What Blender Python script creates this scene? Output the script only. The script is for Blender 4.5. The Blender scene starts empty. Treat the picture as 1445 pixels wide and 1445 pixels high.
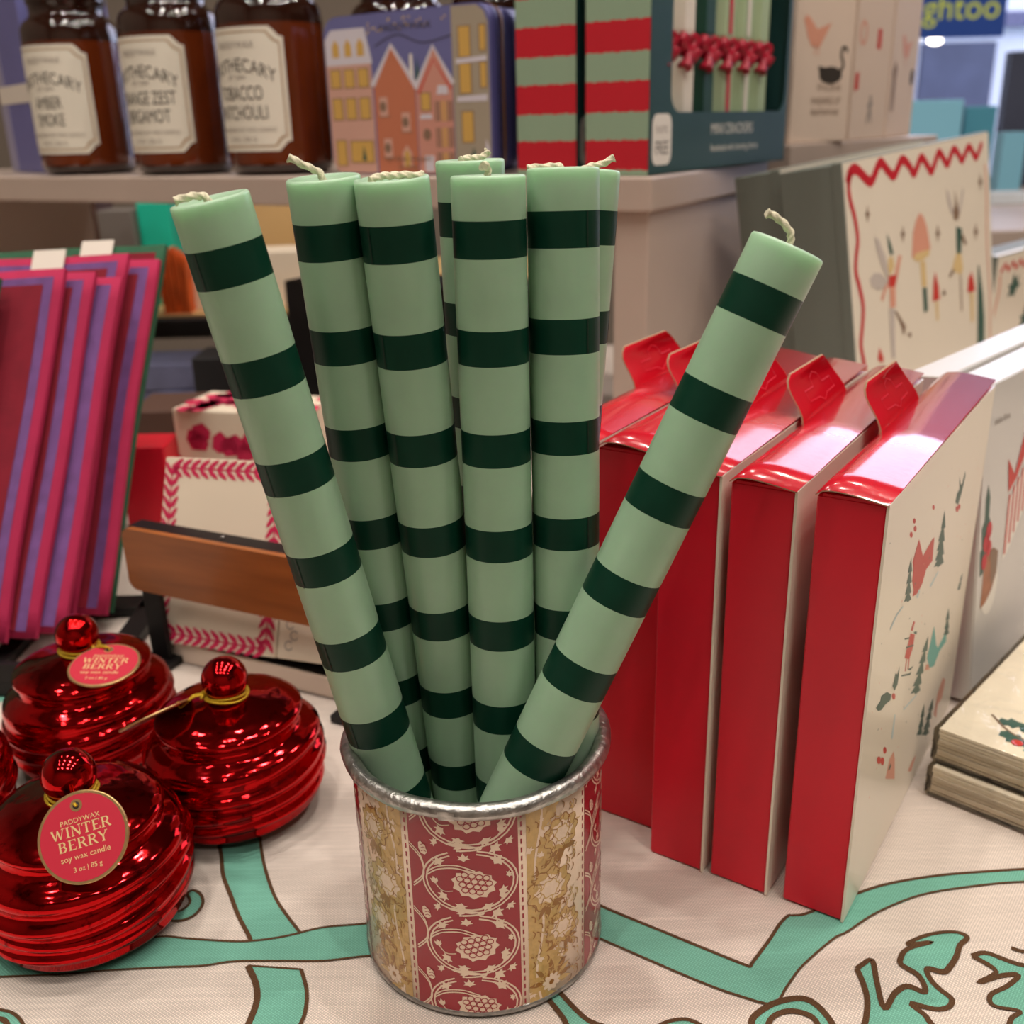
import bpy, bmesh, math, random
from math import sin, cos, pi, radians, sqrt, atan2
from mathutils import Vector, Matrix
from mathutils.geometry import tessellate_polygon
random.seed(7)
sc = bpy.context.scene
COL = sc.collection
V = Vector
CLOTH_TEAL = [[[-0.2222,0.3164],[-0.2061,0.3176],[-0.1657,0.3218],[-0.1447,0.3241],[-0.1338,0.3226],[-0.1178,0.3205],[-0.1073,0.3202],[-0.0945,0.3224],[-0.0806,0.3269],[-0.0646,0.3286],[-0.0396,0.3321],[-0.0383,0.3137],[-0.0623,0.3112],[-0.0769,0.3092],[-0.0919,0.3094],[-0.112,0.3097],[-0.1236,0.3079],[-0.1396,0.3078],[-0.1612,0.3071],[-0.1779,0.3059],[-0.2006,0.3056],[-0.2162,0.3044]],[[-0.1401,0.3909],[-0.1332,0.373],[-0.1288,0.3595],[-0.1223,0.3466],[-0.116,0.3341],[-0.1099,0.3241],[-0.1078,0.3202],[-0.0888,0.3237],[-0.0911,0.3269],[-0.1015,0.3413],[-0.109,0.357],[-0.1148,0.3723],[-0.12,0.3901]],[[-0.106,0.3073],[-0.101,0.2985],[-0.0985,0.2898],[-0.0987,0.2802],[-0.1001,0.2712],[-0.081,0.2691],[-0.0803,0.2775],[-0.0796,0.2834],[-0.081,0.2941],[-0.0851,0.3049]],[[-0.1452,0.3331],[-0.1385,0.3329],[-0.1344,0.3359],[-0.1329,0.342],[-0.1354,0.348],[-0.1395,0.3507],[-0.1412,0.3482],[-0.1387,0.3439],[-0.1395,0.3402],[-0.1423,0.3378],[-0.1463,0.3376]],[[-0.2018,0.2912],[-0.1932,0.2896],[-0.1877,0.2878],[-0.1819,0.2829],[-0.1765,0.2751],[-0.1944,0.2756]],[[-0.3379,0.549],[-0.3075,0.5389],[-0.2923,0.5274],[-0.2895,0.5138],[-0.2944,0.5102],[-0.3212,0.5154]],[[-0.3126,0.6465],[-0.2953,0.6399],[-0.2804,0.6069],[-0.2953,0.5976]],[[0.0131,0.3497],[0.0341,0.3334],[0.0616,0.3157],[0.0823,0.3027],[0.0847,0.3012],[0.0854,0.3008],[0.0861,0.3015],[0.0884,0.3046],[0.105,0.3245],[0.1083,0.3263],[0.1127,0.327],[0.1232,0.3314],[0.138,0.3382],[0.1547,0.3439],[0.1813,0.3481],[0.212,0.3487],[0.2336,0.347],[0.23,0.3402],[0.2088,0.3419],[0.1904,0.3409],[0.1643,0.3364],[0.1427,0.3271],[0.1276,0.3172],[0.1206,0.3133],[0.1054,0.3001],[0.0964,0.2896],[0.0898,0.2827],[0.0779,0.2872],[0.0602,0.2975],[0.0324,0.3156],[0.0066,0.3332]],[[0.0771,0.2671],[0.0796,0.273],[0.0817,0.2776],[0.0898,0.2827],[0.1,0.2843],[0.1054,0.2809],[0.1086,0.2736],[0.1076,0.2662],[0.1027,0.2663],[0.1034,0.2738],[0.1012,0.2776],[0.0943,0.2794],[0.0872,0.2762],[0.0832,0.2669]],[[0.1239,0.2954],[0.1267,0.2973],[0.1308,0.2993],[0.1294,0.2898],[0.1289,0.2795],[0.1345,0.2851],[0.1401,0.2878],[0.1458,0.2857],[0.1458,0.2916],[0.1409,0.2962],[0.1418,0.2996],[0.1463,0.3044],[0.1565,0.3076],[0.1473,0.3072],[0.1544,0.3114],[0.1623,0.3133],[0.1688,0.3123],[0.1705,0.3086],[0.1662,0.3048],[0.1627,0.2996],[0.1589,0.2956],[0.1554,0.2933],[0.1498,0.2945],[0.1495,0.2905],[0.1514,0.2868],[0.154,0.2834],[0.1538,0.2812],[0.1513,0.2788],[0.1468,0.2783],[0.1392,0.2811],[0.1413,0.2772],[0.1421,0.2735],[0.1399,0.2652],[0.1163,0.2659],[0.1207,0.2748],[0.1241,0.2841]],[[0.1686,0.2997],[0.1743,0.3009],[0.1812,0.2979],[0.1869,0.296],[0.2006,0.2942],[0.185,0.2638],[0.1676,0.2643],[0.1699,0.2708],[0.1746,0.2743],[0.1675,0.2782],[0.1687,0.2836],[0.1763,0.2873],[0.1829,0.292],[0.1763,0.2919],[0.1668,0.2892],[0.1753,0.2936]],[[0.0077,0.2896],[0.0127,0.281],[0.0145,0.2766],[0.0162,0.2676],[0.0346,0.2729],[0.0258,0.276],[0.0218,0.2786],[0.0173,0.2844],[0.013,0.291]],[[0.0464,0.2681],[0.0486,0.2749],[0.0519,0.2764],[0.057,0.2771],[0.061,0.2752],[0.0624,0.2676]]]
CLOTH_BROWN = [[0.0011,[[-0.2222,0.3164],[-0.2061,0.3176],[-0.1657,0.3218],[-0.1447,0.3241],[-0.1338,0.3226],[-0.1178,0.3205],[-0.1073,0.3202],[-0.0945,0.3224],[-0.0806,0.3269],[-0.0646,0.3286],[-0.0396,0.3321]]],[0.0009,[[-0.2162,0.3044],[-0.2006,0.3056],[-0.1779,0.3059],[-0.1612,0.3071],[-0.1396,0.3078],[-0.1236,0.3079],[-0.112,0.3097],[-0.0919,0.3094],[-0.0769,0.3092],[-0.0623,0.3112],[-0.0383,0.3137]]],[0.0017,[[-0.1401,0.3909],[-0.1332,0.373],[-0.1288,0.3595],[-0.1223,0.3466],[-0.116,0.3341],[-0.1099,0.3241],[-0.1078,0.3202]]],[0.0014,[[-0.12,0.3901],[-0.1148,0.3723],[-0.109,0.357],[-0.1015,0.3413],[-0.0911,0.3269],[-0.0888,0.3237]]],[0.0024,[[-0.106,0.3073],[-0.101,0.2985],[-0.0985,0.2898],[-0.0987,0.2802],[-0.1001,0.2712]]],[0.0015,[[-0.0851,0.3049],[-0.081,0.2941],[-0.0796,0.2834],[-0.0803,0.2775],[-0.081,0.2691]]],[0.0009,[[-0.106,0.3073],[-0.0851,0.3049]]],[0.0014,[[-0.1436,0.3327],[-0.1385,0.3329],[-0.1344,0.3359],[-0.1329,0.342],[-0.1354,0.348],[-0.1395,0.3507],[-0.1418,0.3482]]],[0.0013,[[-0.1412,0.3482],[-0.1387,0.3439],[-0.1395,0.3402],[-0.1423,0.3378],[-0.1463,0.3376]]],[0.002,[[-0.1995,0.2863],[-0.1913,0.2854],[-0.1875,0.2828],[-0.1826,0.2753]]],[0.0013,[[-0.2018,0.2912],[-0.1932,0.2896],[-0.1877,0.2878],[-0.1819,0.2829],[-0.1765,0.2751]]],[0.0013,[[-0.2117,0.3178],[-0.2067,0.3203],[-0.2067,0.324],[-0.2055,0.329]]],[0.0014,[[0.0131,0.3497],[0.0341,0.3334],[0.0616,0.3157],[0.0823,0.3027],[0.0847,0.3012],[0.0854,0.3008],[0.0861,0.3015],[0.0884,0.3046],[0.105,0.3245],[0.1083,0.3263],[0.1127,0.327],[0.1232,0.3314],[0.138,0.3382],[0.1547,0.3439],[0.1813,0.3481],[0.212,0.3487],[0.2336,0.347]]],[0.001,[[0.0066,0.3332],[0.0324,0.3156],[0.0602,0.2975],[0.0779,0.2872],[0.0898,0.2827],[0.0964,0.2896],[0.1054,0.3001],[0.1206,0.3133],[0.1276,0.3172],[0.1427,0.3271],[0.1643,0.3364],[0.1904,0.3409],[0.2088,0.3419],[0.23,0.3402]]],[0.0024,[[0.0771,0.2671],[0.0796,0.273],[0.0817,0.2776],[0.0898,0.2827],[0.1,0.2843],[0.1054,0.2809],[0.1086,0.2736],[0.1081,0.2662]]],[0.0021,[[0.0832,0.2669],[0.0872,0.2762],[0.0943,0.2794],[0.1012,0.2776],[0.1034,0.2738],[0.1032,0.2663]]],[0.0021,[[0.1239,0.2954],[0.1267,0.2973],[0.1308,0.2993],[0.1294,0.2898],[0.1289,0.2795],[0.1345,0.2851],[0.1401,0.2878],[0.1458,0.2857],[0.1458,0.2916],[0.1409,0.2962],[0.1418,0.2996],[0.1463,0.3044],[0.1565,0.3076],[0.1473,0.3072],[0.1544,0.3114],[0.1623,0.3133],[0.1688,0.3123],[0.1705,0.3086],[0.1662,0.3048],[0.1627,0.2996],[0.1589,0.2956],[0.1554,0.2933],[0.1498,0.2945],[0.1495,0.2905],[0.1514,0.2868],[0.154,0.2834],[0.1538,0.2812],[0.1513,0.2788],[0.1468,0.2783],[0.1392,0.2811],[0.1413,0.2772],[0.1421,0.2735],[0.1399,0.2652],[0.1163,0.2659],[0.1207,0.2748],[0.1241,0.2841],[0.1239,0.2954]]],[0.0018,[[0.1686,0.2997],[0.1743,0.3009],[0.1812,0.2979],[0.1869,0.296],[0.2006,0.2942],[0.185,0.2638],[0.1676,0.2643],[0.1699,0.2708],[0.1746,0.2743],[0.1675,0.2782],[0.1687,0.2836],[0.1763,0.2873],[0.1829,0.292],[0.1763,0.2919],[0.1668,0.2892],[0.1753,0.2936],[0.1686,0.2997]]],[0.0014,[[0.1849,0.303],[0.1895,0.3015],[0.1984,0.3005]]],[0.002,[[0.0077,0.2896],[0.0127,0.281],[0.0145,0.2766],[0.0162,0.2676]]],[0.002,[[0.013,0.291],[0.0173,0.2844],[0.0218,0.2786],[0.0258,0.276],[0.0346,0.2729]]],[0.0016,[[0.046,0.2741],[0.0514,0.2767],[0.0571,0.2774],[0.0613,0.2754],[0.0644,0.272]]]]
SNOW_ART = [[0,[[0.0472,0.138],[0.054,0.1452],[0.0655,0.1341],[0.0651,0.132],[0.0779,0.1325],[0.0849,0.1354],[0.0873,0.1236],[0.0763,0.1239],[0.072,0.1194],[0.0648,0.1177],[0.0553,0.12],[0.0562,0.1272]]],[0,[[0.0506,0.1288],[0.0502,0.1382],[0.0536,0.145],[0.063,0.1348],[0.0632,0.1333],[0.0764,0.135],[0.0824,0.1359],[0.086,0.1247],[0.0762,0.1239],[0.0714,0.122],[0.0658,0.119],[0.0561,0.1223]]],[1,[[0.1001,0.1422],[0.0971,0.1346],[0.101,0.1336],[0.1023,0.1328],[0.1069,0.1321]]],[1,[[0.1015,0.1356],[0.0973,0.1283],[0.1021,0.1269],[0.1037,0.1259],[0.1095,0.1249]]],[1,[[0.1029,0.1289],[0.0975,0.1218],[0.1033,0.1202],[0.1052,0.1189],[0.1122,0.1176]]],[1,[[0.1044,0.122],[0.0973,0.1178],[0.104,0.1157],[0.1063,0.1142],[0.1144,0.1127]]],[1,[[0.0436,0.1413],[0.0408,0.136],[0.0438,0.1351],[0.0448,0.1344],[0.0484,0.1338]]],[1,[[0.0444,0.1365],[0.0407,0.1314],[0.0444,0.1303],[0.0456,0.1294],[0.0501,0.1286]]],[1,[[0.0451,0.1316],[0.0406,0.1269],[0.045,0.1254],[0.0465,0.1244],[0.0519,0.1233]]],[1,[[0.0459,0.1267],[0.0402,0.124],[0.0453,0.1223],[0.047,0.121],[0.0533,0.1198]]],[1,[[0.0992,0.1345],[0.0947,0.1298],[0.0988,0.1287],[0.1002,0.1278],[0.1051,0.127]]],[1,[[0.0997,0.1299],[0.094,0.1256],[0.0991,0.1241],[0.1008,0.123],[0.1069,0.122]]],[1,[[0.1003,0.1253],[0.0933,0.1213],[0.0994,0.1195],[0.1014,0.1182],[0.1087,0.1169]]],[1,[[0.1008,0.1206],[0.0924,0.1187],[0.0995,0.1166],[0.1018,0.115],[0.1104,0.1134]]],[1,[[0.1006,0.0821],[0.0908,0.0785],[0.0958,0.0766],[0.0974,0.0753],[0.1035,0.0737]]],[1,[[0.098,0.0776],[0.087,0.0746],[0.093,0.0722],[0.095,0.0707],[0.1022,0.0687]]],[1,[[0.0955,0.0731],[0.0833,0.0707],[0.0902,0.0679],[0.0925,0.0661],[0.1008,0.0637]]],[1,[[0.0929,0.0686],[0.0796,0.0668],[0.0874,0.0636],[0.09,0.0615],[0.0995,0.0586]]],[1,[[0.0904,0.0641],[0.0768,0.0645],[0.0855,0.0608],[0.0884,0.0584],[0.0991,0.0552]]],[1,[[0.1442,0.0777],[0.1406,0.0725],[0.1447,0.071],[0.1461,0.0701],[0.1509,0.0689]]],[1,[[0.1454,0.0724],[0.1403,0.0678],[0.1456,0.0659],[0.1473,0.0646],[0.1536,0.0629]]],[1,[[0.1466,0.0671],[0.1395,0.0649],[0.146,0.0625],[0.1482,0.061],[0.156,0.0589]]],[1,[[0.1139,0.0409],[0.1083,0.0359],[0.1121,0.0342],[0.1133,0.0331],[0.1178,0.0316]]],[1,[[0.1133,0.0355],[0.1063,0.0311],[0.1111,0.0289],[0.1127,0.0275],[0.1185,0.0255]]],[1,[[0.1127,0.0301],[0.1045,0.0283],[0.1104,0.0255],[0.1124,0.0238],[0.1195,0.0213]]],[1,[[0.1357,0.0324],[0.1268,0.0297],[0.1318,0.0275],[0.1334,0.0261],[0.1394,0.0241]]],[1,[[0.1338,0.0282],[0.1234,0.0263],[0.1295,0.0235],[0.1315,0.0219],[0.1389,0.0193]]],[1,[[0.1318,0.0241],[0.12,0.0229],[0.1272,0.0196],[0.1296,0.0176],[0.1384,0.0145]]],[1,[[0.1298,0.0199],[0.1173,0.021],[0.1257,0.017],[0.1284,0.0147],[0.1386,0.011]]],[1,[[0.1705,0.0859],[0.1654,0.0836],[0.1679,0.0828],[0.1687,0.0823],[0.1715,0.0817]]],[1,[[0.169,0.0834],[0.1631,0.0815],[0.1662,0.0805],[0.1672,0.0798],[0.1709,0.0789]]],[1,[[0.1676,0.081],[0.1612,0.0802],[0.165,0.079],[0.1663,0.0781],[0.1708,0.0771]]],[2,[[0.1121,0.082],[0.1238,0.0672],[0.1295,0.0628],[0.1447,0.064],[0.1448,0.0703],[0.1505,0.0568],[0.1354,0.0583],[0.125,0.0551],[0.1146,0.0593],[0.1048,0.0691]]],[0,[[0.0638,0.1055],[0.0668,0.1038],[0.0641,0.1008],[0.0604,0.1028]]],[0,[[0.0603,0.1014],[0.0698,0.0967],[0.0692,0.0907],[0.0646,0.0874],[0.0547,0.0927],[0.058,0.0975]]],[1,[[0.0552,0.0976],[0.0701,0.0919],[0.0702,0.0911],[0.0556,0.0967]]],[1,[[0.0499,0.1038],[0.0595,0.1],[0.0599,0.0992],[0.0503,0.103]]],[1,[[0.0667,0.0993],[0.0737,0.0964],[0.0734,0.0951],[0.0682,0.0978]]],[0,[[0.0583,0.0905],[0.06,0.0897],[0.0607,0.0837],[0.0587,0.0847]]],[0,[[0.0635,0.0881],[0.0652,0.0872],[0.0659,0.082],[0.0638,0.083]]],[1,[[0.0523,0.0859],[0.069,0.0787],[0.0721,0.0782],[0.0713,0.0768],[0.0534,0.0847]]],[1,[[0.0645,0.0827],[0.076,0.0789],[0.07,0.0796]]],[1,[[0.0131,0.0912],[0.0194,0.0908],[0.0199,0.0928],[0.0293,0.0898],[0.0375,0.0845],[0.0373,0.082],[0.029,0.0844],[0.0228,0.085],[0.0172,0.0876]]],[1,[[0.0468,0.0928],[0.0476,0.0878],[0.0473,0.0841],[0.043,0.0834],[0.0381,0.088],[0.0404,0.0899],[0.0406,0.0924],[0.0446,0.0901]]],[0,[[0.0461,0.0792],[0.0457,0.0782],[0.0436,0.0789],[0.041,0.0807],[0.0394,0.0826],[0.0398,0.0836],[0.0419,0.0829],[0.0446,0.0811]]],[0,[[0.0418,0.056],[0.0414,0.0551],[0.0392,0.0558],[0.0366,0.0578],[0.0351,0.0599],[0.0355,0.0608],[0.0376,0.0601],[0.0402,0.0581]]],[0,[[0.0331,0.0563],[0.0326,0.0552],[0.0302,0.0561],[0.0274,0.0583],[0.0257,0.0606],[0.0261,0.0617],[0.0285,0.0609],[0.0314,0.0586]]],[0,[[0.04,0.0518],[0.0395,0.0507],[0.0371,0.0516],[0.0341,0.054],[0.0323,0.0563],[0.0328,0.0574],[0.0352,0.0566],[0.0382,0.0543]]],[0,[[0.0436,0.1563],[0.0433,0.1556],[0.0417,0.1558],[0.0397,0.1568],[0.0385,0.158],[0.0388,0.1587],[0.0404,0.1585],[0.0424,0.1575]]],[0,[[0.0471,0.1519],[0.0468,0.1511],[0.045,0.1514],[0.0428,0.1525],[0.0415,0.1539],[0.0418,0.1546],[0.0436,0.1544],[0.0458,0.1533]]],[0,[[0.0413,0.1515],[0.0409,0.1507],[0.0392,0.151],[0.0371,0.1521],[0.0358,0.1534],[0.0361,0.1542],[0.0378,0.154],[0.04,0.1528]]],[0,[[0.0773,0.1508],[0.077,0.1501],[0.0754,0.1504],[0.0733,0.1514],[0.072,0.1526],[0.0723,0.1532],[0.074,0.153],[0.0761,0.152]]],[0,[[0.1341,0.1315],[0.1337,0.1306],[0.1312,0.131],[0.128,0.1325],[0.1261,0.1341],[0.1265,0.1351],[0.129,0.1347],[0.1321,0.1332]]],[0,[[0.1379,0.1315],[0.1376,0.1307],[0.1355,0.1311],[0.1328,0.1323],[0.1311,0.1337],[0.1315,0.1345],[0.1336,0.1342],[0.1363,0.133]]],[1,[[0.1233,0.1383],[0.1246,0.1419],[0.1294,0.1429],[0.1239,0.1502],[0.1313,0.1439],[0.1342,0.1439],[0.1376,0.149],[0.1398,0.1455],[0.1357,0.1385],[0.1308,0.1347]]],[4,[[0.0658,0.119],[0.0629,0.1165],[0.0664,0.1149],[0.0687,0.1171]]],[4,[[0.0882,0.1115],[0.103,0.1128],[0.1048,0.1117],[0.0916,0.1097]]],[4,[[0.0479,0.0586],[0.0487,0.0693],[0.0508,0.0681],[0.051,0.0561]]],[4,[[0.0647,0.0633],[0.0903,0.0575],[0.0922,0.0561],[0.067,0.0617]]],[4,[[0.0207,0.1209],[0.0291,0.1235],[0.0392,0.1227],[0.0406,0.1218],[0.031,0.1222],[0.0226,0.1196]]],[3,[[0.0463,0.0395],[0.0499,0.0469],[0.0564,0.0473],[0.0611,0.0404],[0.0657,0.0278]]],[1,[[0.0501,0.0418],[0.0535,0.0431],[0.0551,0.0405],[0.052,0.0402]]],[3,[[0.1034,0.0157],[0.1103,0.0144],[0.1031,0.0093],[0.0947,0.0144]]],[3,[[0.156,0.0335],[0.1645,0.0284],[0.1622,0.0187],[0.1522,0.02],[0.1529,0.0118],[0.1439,0.0186],[0.1473,0.0293]]],[3,[[0.105,0.0656],[0.1134,0.0616],[0.1152,0.0581],[0.1036,0.0633]]],[3,[[0.0194,0.0467],[0.02,0.0473],[0.0206,0.0467],[0.02,0.0461]]],[1,[[0.021,0.0771],[0.0215,0.0776],[0.022,0.0771],[0.0215,0.0766]]],[3,[[0.1331,0.0276],[0.1336,0.0281],[0.134,0.0276],[0.1336,0.0272]]],[3,[[0.0798,0.101],[0.0804,0.1015],[0.081,0.101],[0.0804,0.1004]]],[1,[[0.0542,0.1105],[0.0547,0.1111],[0.0553,0.1105],[0.0547,0.1099]]],[1,[[0.0048,0.1609],[0.0053,0.1613],[0.0057,0.1609],[0.0053,0.1605]]],[3,[[0.1606,0.1007],[0.161,0.1012],[0.1615,0.1007],[0.161,0.1002]]],[1,[[0.0099,0.1196],[0.0103,0.12],[0.0108,0.1196],[0.0103,0.1191]]],[3,[[0.1202,0.1544],[0.1206,0.1548],[0.121,0.1544],[0.1206,0.154]]],[1,[[0.0566,0.125],[0.0572,0.1256],[0.0578,0.125],[0.0572,0.1244]]],[3,[[0.1497,0.1119],[0.1502,0.1125],[0.1508,0.1119],[0.1502,0.1114]]],[1,[[0.0793,0.1276],[0.08,0.1283],[0.0807,0.1276],[0.08,0.1269]]],[1,[[0.1532,0.0711],[0.1537,0.0716],[0.1542,0.0711],[0.1537,0.0706]]],[1,[[0.1266,0.0553],[0.1272,0.0559],[0.1279,0.0553],[0.1272,0.0546]]],[1,[[0.1028,0.0719],[0.1033,0.0725],[0.1039,0.0719],[0.1033,0.0714]]],[3,[[0.0359,0.1258],[0.0366,0.1264],[0.0372,0.1258],[0.0366,0.1252]]],[1,[[0.1655,0.0419],[0.1662,0.0425],[0.1668,0.0419],[0.1662,0.0413]]],[3,[[0.1732,0.1067],[0.1738,0.1072],[0.1743,0.1067],[0.1738,0.1061]]],[1,[[0.1424,0.1324],[0.1427,0.1328],[0.1431,0.1324],[0.1427,0.1321]]],[3,[[0.0195,0.04],[0.0199,0.0404],[0.0202,0.04],[0.0199,0.0396]]],[3,[[0.0267,0.056],[0.0272,0.0565],[0.0277,0.056],[0.0272,0.0555]]],[3,[[0.1735,0.1198],[0.1739,0.1201],[0.1743,0.1198],[0.1739,0.1194]]],[1,[[0.128,0.018],[0.1285,0.0186],[0.1291,0.018],[0.1285,0.0175]]],[3,[[0.1076,0.1138],[0.1082,0.1143],[0.1088,0.1138],[0.1082,0.1132]]],[1,[[0.1016,0.0407],[0.1021,0.0412],[0.1026,0.0407],[0.1021,0.0402]]],[1,[[0.0885,0.0931],[0.0891,0.0937],[0.0897,0.0931],[0.0891,0.0925]]],[3,[[0.008,0.0918],[0.0084,0.0922],[0.0088,0.0918],[0.0084,0.0914]]],[1,[[0.0724,0.069],[0.073,0.0696],[0.0737,0.069],[0.073,0.0683]]],[1,[[0.0656,0.0639],[0.066,0.0644],[0.0665,0.0639],[0.066,0.0635]]],[3,[[0.1002,0.1528],[0.1007,0.1533],[0.1012,0.1528],[0.1007,0.1523]]],[3,[[0.1702,0.1405],[0.1707,0.1411],[0.1713,0.1405],[0.1707,0.1399]]],[1,[[0.148,0.0493],[0.1485,0.0498],[0.149,0.0493],[0.1485,0.0488]]],[3,[[0.0504,0.0986],[0.0508,0.099],[0.0512,0.0986],[0.0508,0.0982]]],[1,[[0.1064,0.0262],[0.1069,0.0267],[0.1074,0.0262],[0.1069,0.0257]]],[3,[[0.1283,0.0237],[0.1287,0.024],[0.129,0.0237],[0.1287,0.0233]]],[1,[[0.0754,0.1131],[0.0758,0.1136],[0.0762,0.1131],[0.0758,0.1127]]],[1,[[0.1677,0.0478],[0.1681,0.0482],[0.1684,0.0478],[0.1681,0.0474]]],[3,[[0.0639,0.0449],[0.0645,0.0454],[0.065,0.0449],[0.0645,0.0444]]],[3,[[0.0265,0.0744],[0.0271,0.0749],[0.0276,0.0744],[0.0271,0.0738]]],[3,[[0.1795,0.0323],[0.18,0.0328],[0.1805,0.0323],[0.18,0.0317]]],[3,[[0.0139,0.1012],[0.0143,0.1016],[0.0146,0.1012],[0.0143,0.1008]]],[1,[[0.1688,0.0934],[0.1691,0.0937],[0.1694,0.0934],[0.1691,0.0931]]],[3,[[0.0774,0.1413],[0.0777,0.1417],[0.0781,0.1413],[0.0777,0.1409]]],[1,[[0.0753,0.0511],[0.0759,0.0517],[0.0765,0.0511],[0.0759,0.0505]]],[3,[[0.0696,0.1286],[0.0701,0.1291],[0.0706,0.1286],[0.0701,0.1281]]],[3,[[0.0949,0.0348],[0.0954,0.0353],[0.0958,0.0348],[0.0954,0.0343]]],[1,[[0.1036,0.1595],[0.1039,0.1598],[0.1042,0.1595],[0.1039,0.1592]]],[3,[[0.1391,0.1164],[0.1396,0.1169],[0.1401,0.1164],[0.1396,0.1158]]],[3,[[0.1579,0.116],[0.1584,0.1165],[0.1589,0.116],[0.1584,0.1154]]],[3,[[0.121,0.0602],[0.1216,0.0608],[0.1222,0.0602],[0.1216,0.0596]]],[3,[[0.1422,0.0844],[0.1425,0.0847],[0.1428,0.0844],[0.1425,0.0841]]],[1,[[0.1545,0.1092],[0.1551,0.1098],[0.1557,0.1092],[0.1551,0.1086]]],[3,[[0.0671,0.1214],[0.0674,0.1218],[0.0677,0.1214],[0.0674,0.1211]]],[1,[[0.158,0.1592],[0.1584,0.1595],[0.1587,0.1592],[0.1584,0.1588]]],[1,[[0.161,0.0722],[0.1615,0.0726],[0.1619,0.0722],[0.1615,0.0718]]],[3,[[0.1199,0.035],[0.1204,0.0355],[0.1209,0.035],[0.1204,0.0345]]],[1,[[0.1305,0.0119],[0.1311,0.0125],[0.1318,0.0119],[0.1311,0.0113]]],[3,[[0.0809,0.0972],[0.0813,0.0976],[0.0817,0.0972],[0.0813,0.0968]]],[3,[[0.0418,0.0941],[0.0421,0.0945],[0.0425,0.0941],[0.0421,0.0938]]],[3,[[0.1625,0.1468],[0.1628,0.1472],[0.1632,0.1468],[0.1628,0.1465]]]]
FAIRY_TOP = [[0.0069,-0.0164],[0.0126,-0.0086],[0.0219,-0.0065],[0.0332,-0.012],[0.0446,-0.0185],[0.0526,-0.018],[0.0688,-0.0061],[0.0824,-0.0138],[0.0951,-0.0192],[0.1121,-0.0078],[0.127,-0.0144],[0.1368,-0.0215],[0.1528,-0.0097],[0.165,-0.0166],[0.1755,-0.0235],[0.1927,-0.0089],[0.2037,-0.0151],[0.213,-0.0207],[0.2285,-0.009],[0.2403,-0.0146],[0.2493,-0.0205],[0.2662,-0.0099],[0.2765,-0.0155],[0.2856,-0.0213],[0.3015,-0.0089]]
FAIRY_SIDE = [[0.0126,-0.0086],[0.008,-0.0191],[0.0092,-0.0297],[0.0156,-0.0464],[0.0177,-0.0627],[0.0124,-0.0768],[0.0105,-0.0887],[0.0153,-0.1019],[0.0191,-0.1179],[0.0153,-0.1341],[0.0105,-0.1487],[0.0141,-0.1667],[0.0157,-0.1772]]
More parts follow.
